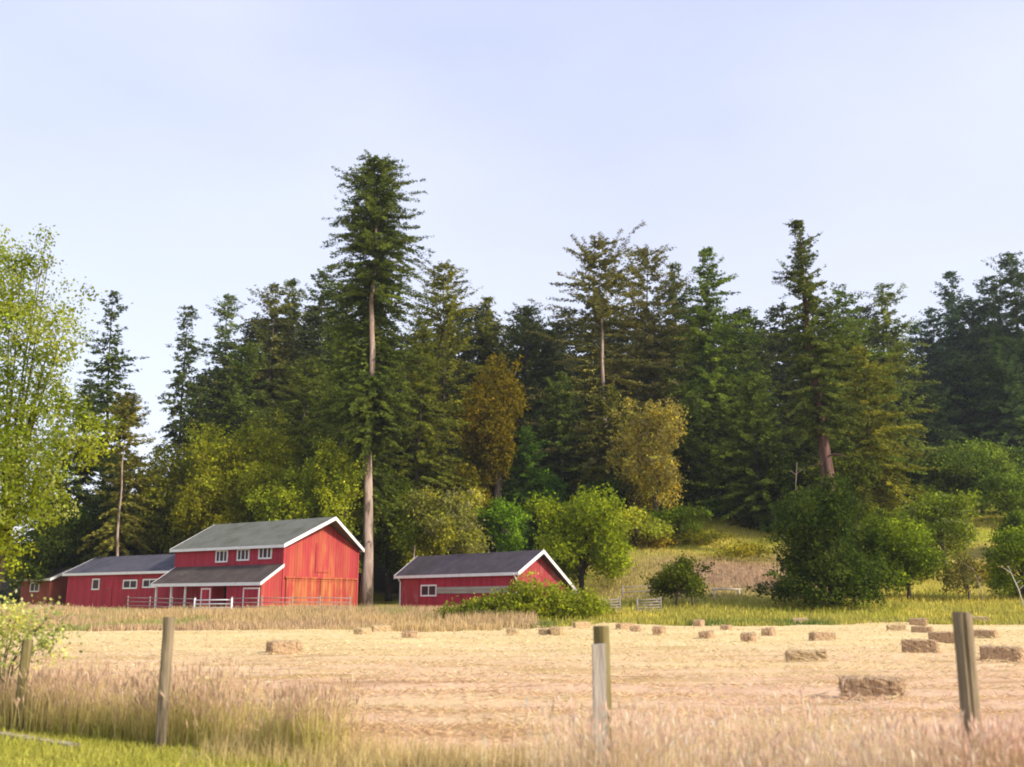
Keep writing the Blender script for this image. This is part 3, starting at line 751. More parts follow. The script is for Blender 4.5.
# weathered gates beside the bramble
GG = 'weathered gates beside the bramble'
def farm_gate(u0, u1, vt, vb_, d0, d1, label, nr=5, brace=True):
    a, b_ = at(u0, vb_, d0), at(u1, vb_, d1)
    h = at(u0, vt, d0)[2] - float(H(a[0], d0))
    return rail_panel((a[0], d0), (b_[0], d1), max(h, .9), nr, label, 'farm_gate', 'gate', GG, 'pipe', .04, brace)
farm_gate(602, 620, 602, 613, 70, 70.5, 'pale weathered gate nearest the bramble')
farm_gate(637.5, 661, 604, 614, 69, 69.5, 'pale weathered gate beside the little round tree')
farm_gate(623, 651, 596, 606, 78, 79, 'grey gate standing behind the two pale gates', 3, False)
a = at(712, 603, 79); b_ = at(742, 602, 80)
lg = empty('fallen_pole', (a[0], 79, float(H(a[0], 79)) + .35)); tag(lg, 'long pale pole lying below the reddish bare bank', 'pole')
MB().tube([(0, 0, .25), ((b_[0] - a[0]) / 2, .5, .32), (b_[0] - a[0], 1, .3)], [.07, .06, .05], 8).build('log', M['snag'], lg, True)
for xx in (.2, b_[0] - a[0] - .2): MB().tube([(xx, .1 if xx < 1 else .9, -.6), (xx, .1 if xx < 1 else .9, .3)], [.07, .06], 7).build('stake', M['snag'], lg, True)

# ------------------------------------------------------------------ fence posts
def post(u, vt, d, wpx, mat, label, vb_=None, seed=1, lean=(0, 0), name='fence_post', sides=11, rough=.07):
    t = at(u, vt, d); r = wpx / 2 * d / F
    root_z = 0.0
    mb = MB(); h = t[2]
    x0, y0 = -lean[0], -lean[1]
    k = 9
    mb.tube([(x0 + lean[0] * i / k, y0 + lean[1] * i / k, -.35 + (h + .35) * i / k) for i in range(k + 1)], [r * (1.08 - .1 * i / k) for i in range(k + 1)], sides, rough, seed=seed)
    o = mb.build(name, M[mat], None); o.location = (t[0], d, root_z)
    tag(o, label, 'fence post', 'wooden fence posts along the field'); return o
post(28, 640, 12.1, 9.5, 'post_moss', 'dark leaning fence post under the pale leafy sapling', seed=3, lean=(.02, 0))
post(169, 617, 10.8, 11.5, 'post', 'grey brown fence post standing alone in the seeding grass', seed=5, lean=(-.01, 0))
post(601, 626, 8.3, 17, 'post_moss', 'thick brown fence post behind the bleached stake', seed=8)
pp = at(599, 644, 8.05)
mb = MB(); hw = .052
mb.add([(-hw, -.03, -.3), (hw, -.03, -.3), (hw, .05, -.3), (-hw, .05, -.3), (-hw, -.03, pp[2] - .01), (hw * .95, -.03, pp[2] - .0), (hw * .95, .05, pp[2] + .004), (-hw, .05, pp[2] - .004)], [(0,3,2,1),(4,5,6,7),(0,1,5,4),(1,2,6,5),(2,3,7,6),(3,0,4,7)])
o = mb.build('wooden_stake', M['post_pale']); o.location = (pp[0] , 8.05, 0); tag(o, 'bleached squared stake set against the thick brown post', 'stake', 'wooden fence posts along the field')
# split post: grey square-ish with a long crack
t = at(962, 613, 7.0); r = .062
o = empty('fence_post', (t[0], 7.0, 0)); tag(o, 'split grey fence post in the pink grass near the bales', 'fence post', 'wooden fence posts along the field')
g = np.random.default_rng(4); mb = MB()
n_ = 36; k_ = 12
base = len(mb.v)
for i_ in range(k_ + 1):
    z = -.3 + (t[2] + .3) * i_ / k_
    for k in range(n_):
        a = 2 * math.pi * k / n_
        rr = r * (1 + .04 * math.sin(3 * a + 1) + .015 * g.normal())
        da = (a - (1.5 * math.pi - .25) + math.pi) % (2 * math.pi) - math.pi
        if abs(da) < .11: rr *= .84 + .05 * math.sin(i_)
        mb.v.append((math.cos(a) * rr - .014 * (1 - i_ / k_), math.sin(a) * rr, z + (.012 * g.normal() if i_ == k_ else 0)))
for i_ in range(k_):
    for k in range(n_):
        k2 = (k + 1) % n_; mb.f.append((base+i_*n_+k, base+i_*n_+k2, base+(i_+1)*n_+k2, base+(i_+1)*n_+k))
mb.f.append(tuple(base + k_*n_ + k for k in range(n_)))
mb.build('post', M['post_pale' if False else 'post'], o)
# verge plank and twig
a, b_ = hit(-14, 738), hit(74, 752)
mb = MB().bar((0, 0, .035), (b_[0] - a[0], b_[1] - a[1], .03), .13, .035)
o = mb.build('plank', M['post_pale']); o.location = (a[0], a[1], .03); tag(o, 'bleached plank lying in the short green verge grass', 'plank')
a, b_ = hit(130, 748), hit(172, 750)
m_ = (b_ - a)
o = MB().tube([(0, 0, 0), (m_[0] * .25, .02, .07), (m_[0] * .6, 0, .10), (m_[0] * .9, -.05, .05), (m_[0], -.1, -.02)], [.012, .012, .011, .009, .006], 7).build('twig', M['snag'], None, True)
o.location = (a[0], a[1], .03); tag(o, 'curved pale twig on the verge below the lone fence post', 'twig')

# ------------------------------------------------------------------ bales
def bale_mesh(seed, L_=.92, W_=.46, H_=.36):
    import bmesh
    bm = bmesh.new(); g = np.random.default_rng(seed)
    bmesh.ops.create_cube(bm, size=1.0)
    bmesh.ops.subdivide_edges(bm, edges=bm.edges[:], cuts=9, use_grid_fill=True)
    for v in bm.verts:
        q = v.co
        e = sorted([abs(q.x), abs(q.y), abs(q.z)])[1]
        k = 1 - .05 * max(0, e - .4) / .1
        n = Vector(g.normal(size=3) * .010)
        groove = .018 if min(abs(abs(q.y) - .22), 1) < .06 and abs(q.x) < .45 else 0
        if abs(q.x) < .45: k += .014 * math.sin(q.x * 34 + seed) + .03 * math.cos(q.x * 3.1) - .01
        v.co = Vector((q.x * L_ * (k if abs(q.x) > .45 else 1), q.y * W_ * k, (q.z + .5) * H_ * (1 if q.z < 0 else k))) + n
        if groove: v.co.z -= groove if q.z > .4 else 0
    me = bpy.data.meshes.new('bale'); bm.to_mesh(me); bm.free()
    return me
def fuzz(seed, n=520, L_=.92, W_=.46, H_=.36):
    g = np.random.default_rng(seed); out = MB()
    for _ in range(n):
        f_ = g.integers(0, 5); a, b_ = g.random(2) - .5
        p_ = {0: (a * L_, -W_ / 2, (b_ + .5) * H_), 1: (a * L_, W_ / 2, (b_ + .5) * H_), 2: (L_ / 2, a * W_, (b_ + .5) * H_), 3: (-L_ / 2, a * W_, (b_ + .5) * H_), 4: (a * L_, b_ * W_, H_)}[int(f_)]
        p_ = Vector(p_) * 1.0; d_ = Vector(g.normal(size=3)).normalized() * g.uniform(.03, .10); s_ = Vector(g.normal(size=3)).normalized() * .004
        out.add([p_ - s_, p_ + s_, p_ + d_ + s_, p_ + d_ - s_], [(0, 1, 2, 3)])
    return out
bm_ = []
for s in range(4):
    me = bale_mesh(s + 1); fz = fuzz(s + 9)
    nv = [tuple(v.co) for v in me.vertices]; nf = [tuple(p_.vertices) for p_ in me.polygons]
    mm = MB(); mm.add(nv, nf); mm.add(fz.v, fz.f)
    m1 = bpy.data.meshes.new('hay_bale'); m1.from_pydata(mm.v, [], mm.f); m1.update()
    m2 = m1.copy(); m1.materials.append(M['bale']); m2.materials.append(M['bale_pale']); bm_.append((m1, m2))
GBL = 'hay bales scattered over the mown field'
def place_bale(u, vb_, rot, pale, label, k=0):
    q = hit(u, vb_); o = bpy.data.objects.new('hay_bale', bm_[k % 4][1 if pale else 0]); col.objects.link(o)
    ray_rot = -math.atan2(q[0], q[1])      # long side across the line of sight at rot=0
    o.location = (q[0], q[1] + .2, float(hay_z(q[0], q[1] + .2)) - .02 if q[1] < hay_edge(q[0]) else q[2] - .02)
    o.rotation_euler = (rng.normal() * .02, rng.normal() * .02, ray_rot + R(rot)); tag(o, label, 'hay bale', GBL)
BALES = [
 (282, 657, 24, 0, 'brown hay bale lying alone in the mown field beneath the tall barn gable'),
 (362, 637, 62, 1, 'pale hay bale turned end on, first of three small bales below the barns'),
 (381, 633.5, 10, 1, 'pale hay bale touching the dry grass between the two barns'),
 (409, 640.5, 78, 0, 'small dark ended hay bale below the low barn window'),
 (481, 630, 15, 1, 'pale hay bale at the edge of the bramble, broadside'),
 (513, 637, 80, 1, 'small upright looking pale bale in front of the bramble middle'),
 (546, 637, 75, 1, 'one of two close end-on bales, nearer the barn side'),
 (557, 637.5, 85, 1, 'one of two close end-on bales, nearer the thick post'),
 (582, 630, 20, 1, 'pale hay bale just behind the thick brown post at the bramble edge'),
 (625, 631, 40, 0, 'small hay bale below the pale gate nearest the bramble'),
 (636, 634, 85, 0, 'tiny end-on hay bale below the grey gate'),
 (660, 636.5, 80, 0, 'small end-on hay bale below the pale gate by the round tree'),
 (700, 628, 75, 0, 'small far hay bale at the green strip below the round tree'),
 (708, 641, 78, 0, 'end-on brown hay bale before the far bale below the round tree'),
 (727, 632.5, 80, 0, 'tiny hay bale below the pale fallen pole'),
 (750, 643.5, 82, 0, 'largest of the end-on brown bales in the middle distance'),
 (770, 638, 80, 0, 'small end-on bale beside the largest end-on brown bale'),
 (801, 624, 10, 1, 'flat pale bale at the field edge under the dark hawthorn'),
 (824, 643, 30, 0, 'brown hay bale with its dark end showing, below the dark hawthorn'),
 (809, 667, 3, 1, 'faded broadside bale beyond the nearest big bale'),
 (877, 703, -4, 0, 'largest and nearest brown hay bale beyond the pink grass'),
 (924, 658.5, -6, 0, 'dark brown broadside hay bale beside the split post'),
 (898, 632, 5, 1, 'pale low bale far behind the dark broadside bale'),
 (920, 627.5, -8, 0, 'farthest reddish bale of the pair behind the dark broadside bale'),
 (924, 635, -8, 0, 'reddish broadside bale, nearer one of the pair by the split post top'),
 (946, 645, -12, 0, 'small bale partly hidden by the split post'),
 (987, 641, -14, 0, 'brown hay bale just past the split post, farther of two'),
 (982, 622.5, 4, 1, 'pale far bale at the green strip past the split post'),
 (1006, 665, -6, 0, 'big brown bale past the split post, cut by the picture edge')]
for k, q in enumerate(BALES): place_bale(*q, k)

# ------------------------------------------------------------------ trees
DK, OL, BR, BL, GR, PB = (.022, .045, .020), (.062, .078, .020), (.095, .085, .034), (.020, .046, .036), (.042, .075, .018), (.055, .085, .055)
YG, BG, MA, YE, LG = (.21, .22, .025), (.12, .19, .018), (.135, .115, .012), (.36, .32, .08), (.20, .25, .035)
# the landmark fir
conifer(380, 158, 98, 152, 'tallest fir, its bare pinkish trunk showing beside the tall barn', (.034, .058, .019), vb=505, mat='bark_pale', trunk_r=.55, name='fir_tree', p=.25, sparse=.24, dens=1.9, round_=.6, wide=1.0, bare=((7, 15.5, -.3), (23, 30.5, 0)), tip=(.09, .11, .02), deadlimbs=5, seed=77, droop=.3, up1=.25)
conifer(124, 288, 125, 78, 'sparse dark fir in the gap beside the yellow green tree', DK, vb=470, sparse=.5, dens=.7, p=.6, mat='bark_dark')
conifer(190, 303, 135, 44, 'narrow sparse fir standing alone against the white sky', (.028, .05, .032), vb=445, sparse=.5, dens=.75, p=.5, mat='bark_dark')
conifer(204, 374, 126, 52, 'short dark fir at the foot of the narrow lone fir', (.016, .036, .022), vb=500, sparse=.25)
conifer(131, 392, 104, 82, 'brownish fir with a thin pale trunk above the long stable', (.075, .08, .028), vb=545, sparse=.2, mat='bark_pale', trunk_r=.15, bare=((2, 16, -.1),))
conifer(88, 378, 120, 92, 'dark fir half hidden by the yellow green tree', DK, vb=575, sparse=.3)
conifer(58, 430, 116, 90, 'low dark fir behind the yellow green tree foot', (.02, .045, .016), vb=590, sparse=.2)
conifer(110, 455, 110, 60, 'low dark fir behind the stable roof end', (.018, .036, .015), vb=580, sparse=.2)
conifer(232, 293, 150, 60, 'pale bluish fir first in the row over the tall barn', PB, vb=460, sparse=.4, p=.48, wide=1.5)
conifer(268, 282, 141, 80, 'brownish fir second in the row over the tall barn', (.050, .060, .03), vb=480, sparse=.35, p=.45, wide=1.55)
conifer(290, 278, 150, 56, 'slim dark topped fir over the tall barn roof', (.04, .06, .03), vb=470, sparse=.35, p=.48, wide=1.5)
conifer(322, 268, 143, 74, 'dark fir whose top rises next to the tallest fir', (.026, .048, .024), vb=480, sparse=.35, p=.45, wide=1.55)
conifer(346, 282, 150, 62, 'fir just behind the tallest fir crown', (.03, .05, .026), vb=470, sparse=.35, p=.48, wide=1.5)
conifer(243, 345, 126, 86, 'broad dark green fir above the yellow green trees by the barn', (.03, .055, .02), vb=510, sparse=.3, p=.42, wide=1.5)
conifer(305, 358, 118, 118, 'broad olive fir behind the barn ridge', (.05, .072, .02), vb=530, sparse=.3, p=.42, wide=1.4, tip=(.09, .10, .025))
conifer(345, 325, 109, 120, 'green fir filling the space beside the pinkish trunk', (.04, .068, .017), vb=545, sparse=.35, p=.55, tip=(.10, .11, .02))
conifer(448, 263, 126, 130, 'broad conical olive fir past the tallest fir', (.068, .080, .020), vb=520, sparse=.22, p=.42, wide=1.25)
conifer(420, 318, 108, 112, 'drooping green fir just past the pinkish trunk', (.05, .068, .016), vb=545, sparse=.35, p=.55, tip=(.12, .12, .02), droop=.35)
conifer(488, 296, 142, 56, 'slim fir between the conical fir and the blackish fir', OL, vb=470, sparse=.35)
conifer(526, 304, 136, 92, 'blackish green fir above the orange leafed tree', (.014, .030, .017), vb=520, sparse=.25, p=.42, wide=1.5)
conifer(552, 330, 138, 70, 'small blackish fir beside the tall brownish fir', (.016, .034, .018), vb=520, sparse=.3, p=.55)
conifer(602, 241, 124, 120, 'tall brownish fir with a thin pale trunk showing', (.074, .080, .036), vb=500, sparse=.34, p=.40, wide=1.85, mat='bark_pale', trunk_r=.34, bare=((11, 24, .35),), tip=(.13, .11, .05))
conifer(645, 249, 129, 104, 'brownish fir second of the tall brown pair', (.068, .074, .034), vb=500, sparse=.34, p=.40, wide=1.85, tip=(.12, .10, .045))
conifer(674, 262, 140, 76, 'dark gappy fir between brown pair and green conical fir', (.03, .05, .022), vb=500, sparse=.5, p=.5)
conifer(706, 246, 124, 116, 'green conical fir with layered boughs', (.048, .085, .02), vb=520, sparse=.38, p=.6, droop=.28, wide=1.4)
conifer(746, 308, 130, 82, 'dark short fir between the conical fir and the red trunk', DK, vb=520, sparse=.3)
conifer(796, 219, 97, 104, 'tall narrow topped fir with a reddish bare trunk', (.034, .056, .022), vb=432, mat='bark_red', trunk_r=.70, sparse=.5, dens=1.0, p=.62, wide=1.15, tip=(.10, .10, .02), deadlimbs=6, lean=2.0, seed=505, round_=.15)
conifer(838, 290, 117, 104, 'green fir behind the red trunked fir', (.045, .08, .02), vb=500, sparse=.35, p=.48, wide=1.4)
conifer(882, 284, 130, 92, 'pale green fir last before the bluish hill trees', (.058, .085, .03), vb=500, sparse=.4, p=.5, wide=1.35)
conifer(862, 345, 107, 118, 'spreading olive yellow fir beside the red trunk', (.070, .080, .016), vb=500, sparse=.42, p=.5, tip=(.12, .12, .02), droop=.3)
conifer(560, 372, 120, 96, 'dark mid height fir behind the bright round bush', (.026, .05, .018), vb=540, sparse=.3)
conifer(527, 425, 114, 78, 'short green fir below the orange leafed tree', (.03, .078, .018), vb=545, sparse=.2)
conifer(470, 420, 117, 70, 'small dark fir beside the orange leafed tree', (.022, .04, .014), vb=540, sparse=.2)
conifer(690, 395, 118, 96, 'dark fir behind the pale yellow tree', (.02, .042, .016), vb=530, sparse=.3)
conifer(612, 385, 117, 84, 'olive fir growing in front of the thin pale trunk', (.05, .058, .02), vb=530, sparse=.3, bare=None)
conifer(752, 372, 112, 108, 'dark green fir beside the red trunk foot', (.026, .05, .016), vb=530, sparse=.3, p=.55)
conifer(822, 408, 108, 96, 'low dark fir behind the red trunk', (.024, .046, .015), vb=560, sparse=.25, p=.5)
GH = 'bluish firs on the far hillside'
for (u, v, d, w, lab, cc) in [
 (914, 325, 205, 60, 'small bluish fir at the low notch of the skyline', BL), (934, 308, 200, 74, 'bluish dark fir next to the skyline notch', BL),
 (948, 271, 204, 60, 'thin topped bluish fir first to rise past the notch', (.024, .05, .036)), (967, 296, 192, 96, 'broad bluish dark fir in the middle of the hill group', (.018, .04, .032)),
 (986, 276, 187, 84, 'bluish fir below the highest hill fir', (.022, .046, .03)), (1010, 253, 178, 100, 'highest greenish fir of the hillside group', (.034, .06, .03)), (1036, 262, 172, 100, 'hillside fir cut by the picture edge', (.028, .052, .028)),
 (955, 352, 166, 96, 'lower blue black fir on the hillside', (.014, .032, .024)), (1004, 338, 160, 124, 'lower broad dark green fir on the hillside', (.022, .046, .022)), (930, 385, 150, 80, 'lowest blackish fir beside the olive yellow fir', (.014, .030, .02))]:
    conifer(u, v, d, w, lab, cc, vb=500, sparse=.25, p=.5, wide=1.4, group=GH, mat='bark_dark')

# broadleaves
broadleaf(498, 366, 113, 74, 495, 'orange leafed tree among the dark firs', MA, n=14, colvar=.3)
broadleaf(652, 402, 110, 84, 512, 'pale yellow leafed tree in front of the dark firs', YE, n=22, lr=(.2, .34), tips=(.42, .34, .12))
broadleaf(178, 440, 111, 104, 570, 'olive leafed tree above the stable and barn joint', (.17, .19, .026), n=18)
broadleaf(250, 415, 108, 124, 560, 'largest yellow green tree rising behind the barn roof', (.19, .225, .022), n=26, tips=(.28, .26, .03))
broadleaf(314, 455, 101, 96, 560, 'green leafy tree behind the barn gable peak', (.19, .24, .024), n=18)
broadleaf(346, 438, 98.5, 70, 560, 'yellow green tree close beside the pinkish trunk', (.20, .245, .026), n=16)
broadleaf(452, 490, 103, 78, 575, 'pale green shrub behind the low barn ridge', (.19, .21, .045), name='shrub', cat='shrub', n=14, tips=(.34, .32, .14))
broadleaf(408, 500, 104, 60, 585, 'green shrub between pinkish trunk and low barn', (.13, .18, .02), name='shrub', cat='shrub', n=12)
broadleaf(505, 498, 108, 52, 560, 'dark green shrub behind the low barn peak', (.09, .17, .018), name='shrub', cat='shrub', n=12)
broadleaf(470, 465, 112, 60, 540, 'yellowish shrub below the orange leafed tree', (.15, .14, .018), name='shrub', cat='shrub', n=12)
broadleaf(580, 490, 86, 98, 606, 'bright green round bush past the low barn gable', (.17, .23, .018), name='bush', cat='bush', n=24, tips=(.26, .30, .03))
broadleaf(636, 510, 103, 70, 562, 'pale green rounded shrub at the meadow top', (.26, .30, .045), name='shrub', cat='shrub', n=12)
broadleaf(674, 508, 107, 80, 558, 'mid green shrub below the pale yellow tree', (.16, .23, .025), name='shrub', cat='shrub', n=12)
broadleaf(716, 500, 118, 84, 548, 'wide deep green shrub at the meadow top', (.085, .17, .02), name='shrub', cat='shrub', n=14)
broadleaf(757, 498, 116, 64, 545, 'deep green shrub next to the dark hawthorn', (.07, .12, .014), name='shrub', cat='shrub', n=12)
broadleaf(824, 478, 72.5, 104, 622, 'dark hawthorn crown below the reddish trunk at the field edge', (.040, .068, .014), n=26, trunks=((0, 0), (.5, .2)), tr=.22, tips=(.10, .13, .02), lr=(.24, .38))
broadleaf(818, 548, 71.5, 92, 624, 'dark dense shrub filling the ground under the hawthorn crown', (.042, .068, .014), name='shrub', cat='shrub', n=18, tips=(.11, .14, .02))
broadleaf(852, 556, 73, 60, 618, 'mid green low shrub between the hawthorn and the dark trunked tree', (.08, .12, .016), name='shrub', cat='shrub', n=14, tips=(.16, .19, .03))
broadleaf(868, 520, 78, 80, 606, 'green leafy tree leaning on the dark hawthorn', (.085, .13, .016), n=16)
broadleaf(902, 518, 76.5, 88, 590, 'green tree with a dark trunk showing at the field edge', (.10, .15, .018), n=18, trunks=((0, 0),), tr=.17, mat='bark_dark')
broadleaf(938, 494, 90, 90, 556, 'wide rounded light green tree above the sparse grey tree', (.13, .18, .02), n=18, tips=(.26, .28, .08))
broadleaf(962, 548, 75.5, 46, 602, 'sparse grey green little tree with thin crooked trunk', (.16, .16, .06), n=9, dens=.3, fill=.2, mat='bark', trunks=((.3, 0),), tr=.09)
broadleaf(1018, 530, 76, 66, 600, 'bright green bush behind a pale slanting limb at the picture edge', (.13, .19, .02), name='bush', cat='bush', n=16)
broadleaf(1016, 512, 98, 44, 560, 'small green bush on the meadow near the picture edge', (.10, .15, .02), name='bush', cat='bush', n=10)
broadleaf(975, 440, 122, 112, 505, 'wide light green thicket below the bluish firs', (.085, .13, .025), n=20)
broadleaf(1004, 470, 114, 74, 515, 'rounded light green shrub at the hill foot', (.10, .155, .022), name='shrub', cat='shrub', n=14)
broadleaf(926, 458, 123, 70, 515, 'green shrub between light thicket and olive yellow fir', (.075, .11, .018), name='shrub', cat='shrub', n=14)
broadleaf(683, 557, 73, 60, 596, 'small round dark green tree on two thin trunks', (.075, .10, .016), n=16, trunks=((-.75, 0), (.72, 0)), tr=.09, mat='bark', dens=1.1)
broadleaf(135, 488, 116, 180, 592, 'dark green thicket behind the long stable', (.045, .07, .014), name='thicket', cat='thicket', n=20)
broadleaf(58, 520, 112, 90, 594, 'dark green thicket behind the small shed', (.05, .075, .014), name='thicket', cat='thicket', n=14)
for q in [
 (392, 470, 106, 66, 592, 'deep green shrub at the foot of the pinkish trunk', (.10, .14, .018)),
 (430, 525, 101, 50, 592, 'small yellowish shrub over the low barn roof end', (.22, .24, .03)),
 (545, 470, 117, 66, 560, 'fern green young tree left of the bright round bush'.replace(' left of', ' behind'), (.07, .15, .02)),
 (605, 480, 113, 60, 556, 'dark leafy shrub under the tall brownish firs', (.045, .075, .014)),
 (690, 478, 121, 70, 545, 'dark leafy shrub right under the green conical fir'.replace(' right', ''), (.045, .085, .015)),
 (735, 470, 123, 70, 540, 'dark leafy shrub under the short dark fir', (.04, .07, .014)),
 (780, 455, 112, 80, 560, 'dark hanging foliage before the red trunk foot', (.045, .075, .014)),
 (850, 455, 104, 90, 560, 'olive shrub under the spreading olive yellow fir', (.085, .11, .016)),
 (215, 480, 104, 80, 575, 'yellow green shrub directly over the barn roof', (.17, .18, .02)),
 (285, 470, 103, 70, 575, 'mid green shrub behind the barn windows', (.15, .18, .02))]:
    broadleaf(*q, name='shrub', cat='shrub', n=14)
for q in [(655, 538, 104, 60, 556, 'low rusty bracken patch on the upper meadow', (.20, .16, .03)), (700, 534, 106, 70, 552, 'low olive bracken patch on the upper meadow', (.17, .18, .025)),
          (745, 545, 98, 80, 566, 'wide yellow olive bracken patch beside the dark hawthorn', (.22, .21, .03)), (905, 560, 88, 70, 590, 'low dark brush between the green trees at the field edge', (.10, .12, .025)), (985, 565, 86, 60, 598, 'low olive brush beyond the sparse grey tree', (.16, .15, .04))]:
    broadleaf(*q, name='bracken', cat='bracken', n=12, dens=.8)
# bramble before the low barn
g = np.random.default_rng(88)
bx = at(520, 600, 67)
lobes = []
for k in range(26):
    uu = 452 + 148 * (k + .5) / 26 + g.normal() * 3
    hh = .7 + 1.35 * math.exp(-((uu - 538) / 52) ** 2) + .25 * g.normal()
    pz = at(uu, 600, 66 + 2 * g.random())
    lobes.append((pz[0] - bx[0], pz[1] - 67, max(.25, hh * .55), .95, 1.2, max(.45, hh * .55)))
br = empty('bramble', (bx[0], 67, float(H(bx[0], 67)))); tag(br, 'wide bright green bramble in front of the low barn', 'bramble')
Q, c = lobe_quads(lobes, 5, .20, 16000, (.23, .27, .02), tips=(.32, .33, .04))
link('crown', quads_mesh('crown', Q, c), M['leaf'], br)
mb = MB()
for q in lobes[::2]: mb.tube([(q[0], q[1], -.2), (q[0] * 1.01, q[1], q[2] + .2)], [.03, .015], 5)
mb.build('stem', M['bark_dark'], br)

# near trees on the roadside
g = np.random.default_rng(61)
T = 24.0
q0 = at(8, 600, T)
def L3_(u, v, dy, r, rz=None):
    a = at(u, v, T + dy); return (a[0] - q0[0], dy, a[2], r, r * 1.1, rz or r * .85)
NL = [L3_(-40, 330, 0, 1.5), L3_(10, 300, .4, .95), L3_(40, 330, -.4, .8), L3_(22, 262, 0, .5), L3_(-10, 255, .5, .8), L3_(48, 395, .3, .6), L3_(10, 380, -.8, 1.1), L3_(74, 412, .8, .5),
      L3_(20, 440, -1, 1.25), L3_(-30, 440, 0, 1.7), L3_(55, 355, .9, .5), L3_(70, 312, .2, .25), L3_(85, 440, 0, .55), L3_(10, 490, -1.2, 1.2), L3_(-40, 520, -.8, 1.1), L3_(28, 500, -.5, .7), L3_(-12, 545, -.8, .75), L3_(-45, 590, -.6, .8), L3_(46, 236, 0, .12), L3_(50, 252, 0, .16), L3_(40, 262, 0, .22), L3_(66, 285, 0, .2), L3_(88, 292, .2, .13), L3_(80, 335, 0, .2), L3_(30, 275, .3, .3), L3_(-15, 300, -1, 1.0), L3_(100, 425, .3, .35)]
nt_ = empty('leafy_tree', (q0[0], T, 0)); tag(nt_, 'big yellow green tree at the picture edge before the sheds', 'tree', GB)
Q, c = lobe_quads(NL, 7, .078, 46000, (.25, .30, .025), tips=(.42, .45, .12), fill=.6, colvar=.4, per=18, spread=1.9)
# thin open sprays at the top
link('crown', quads_mesh('crown', Q, c), M['leaf'], nt_)
mb = MB(); mb.tube([(-.5, 0, -.3), (-.45, 0, 1.5), (-.2, .1, 3.5), (.1, 0, 6), (.3, 0, 7.4)], [.20, .16, .11, .05, .012], 9, .06)
for q in NL[:21]:
    s0 = Vector((-.35, 0, g.uniform(1.2, 4))); e = Vector(q[:3]); mb.tube([s0, s0.lerp(e, .5) + Vector((0, 0, .3)), e], [.045, .025, .006], 6)
for k in range(0):
    e = at(g.uniform(-10, 95), g.uniform(225, 330), T); s0 = Vector((.1, 0, 5.5)); e = Vector((e[0] - q0[0], g.normal() * .4, e[2]))
    mb.tube([s0, s0.lerp(e, .55) + Vector((.1, 0, .1)), e], [.035, .02, .006], 5)
mb.build('trunk', M['bark_dark'], nt_, True)
T2 = 12.9; q0 = at(18, 600, T2)
NL = []
for (u, v, r) in ((10, 622, .18), (30, 628, .18), (48, 616, .10), (0, 640, .22), (40, 640, .16), (16, 618, .14), (-15, 622, .22), (55, 635, .10), (5, 665, .12), (62, 650, .07)):
    a = at(u, v, T2 + g.normal() * .15); NL.append((a[0] - q0[0], a[1] - T2, a[2], r, r, r * .8))
sp_ = empty('sapling', (q0[0], T2, 0)); tag(sp_, 'pale leafed sapling over the dark leaning fence post', 'sapling', GB)
Q, c = lobe_quads(NL, 9, .052, 1900, (.48, .50, .13), tips=(.64, .62, .30), fill=.9, spread=2.8)
link('crown', quads_mesh('crown', Q, c), M['leaf'], sp_)
mb = MB()
for q in NL[:7]: mb.tube([(-.1, .05, -.2), (q[0] * .3 - .08, q[1] * .4, q[2] * .6), q[:3]], [.014, .010, .003], 6)
mb.build('stem', M['bark_dark'], sp_, True)

# bare snags
def snag(u0, v0, u1, v1, d, r, label, name='dead_stem', twigs=3, mat='bark_pale'):
    a, b_ = at(u0, v0, d), at(u1, v1, d); zg = float(H(a[0], d)); g = np.random.default_rng(int(u0))
    o = empty(name, (a[0], d, zg)); tag(o, label, 'dead stem')
    h = b_[2] - zg; dx = b_[0] - a[0]
    mb = MB().tube([(0, 0, -.2), (dx * .4 + .05, 0, h * .45), (dx, 0, h)], [r, r * .8, r * .35], 7, .08)
    for k in range(twigs):
        z = h * g.uniform(.4, .9); s = g.choice([-1, 1]); l = g.uniform(.3, .8)
        mb.tube([(dx * z / h, 0, z), (dx * z / h + s * l * .6, .1, z + l * .5), (dx * z / h + s * l, .1, z + l * .7)], [r * .5, r * .3, r * .12], 5)
    mb.build('stem', M[mat], o, True); return o
snag(410, 575, 415, 545, 98, .11, 'thin pale dead stem by the low barn roof end')
snag(786, 505, 797, 462, 84, .045, 'forked pale dead stem beside the dark hawthorn', twigs=4)
snag(1024, 598, 1008, 566, 71, .05, 'pale bare limb slanting out of the bright edge bush', twigs=3, mat='snag')
snag(984, 602, 972, 566, 74, .035, 'crooked pale dead stem below the sparse grey tree', twigs=4)

# the wood behind: one mass
Qs, cs = [], []; g = np.random.default_rng(404)
TB = MB()
for k in range(88):
    u = 205 + (1040 - 205) * (k + g.random()) / 88
    lim = 304 + 34 * g.random() + (50 if u < 250 else 0)
    d = g.uniform(140, 185)
    if u > 900: lim, d = 325 + 40 * g.random(), g.uniform(190, 225)
    if 900 < u < 925: lim = 380
    tp = at(u, lim, d); zg = float(H(tp[0], d)); Ht = tp[2] - zg
    if Ht < 4: continue
    Q, c = conifer_quads(Ht, Ht * .05, 52 * d / F, 5000 + k, d / F * 1.4, dens=.8, colr=(.058, .070, .024), sparse=.15, p=.45)
    Q = Q + np.array([tp[0], d, zg]); Qs.append(Q); cs.append(c)
o = link('forest', quads_mesh('forest', np.concatenate(Qs), np.concatenate(cs)), M['needle']); tag(o, 'dark shaded conifer wood massed behind the front trees', 'wood', kind='stuff')

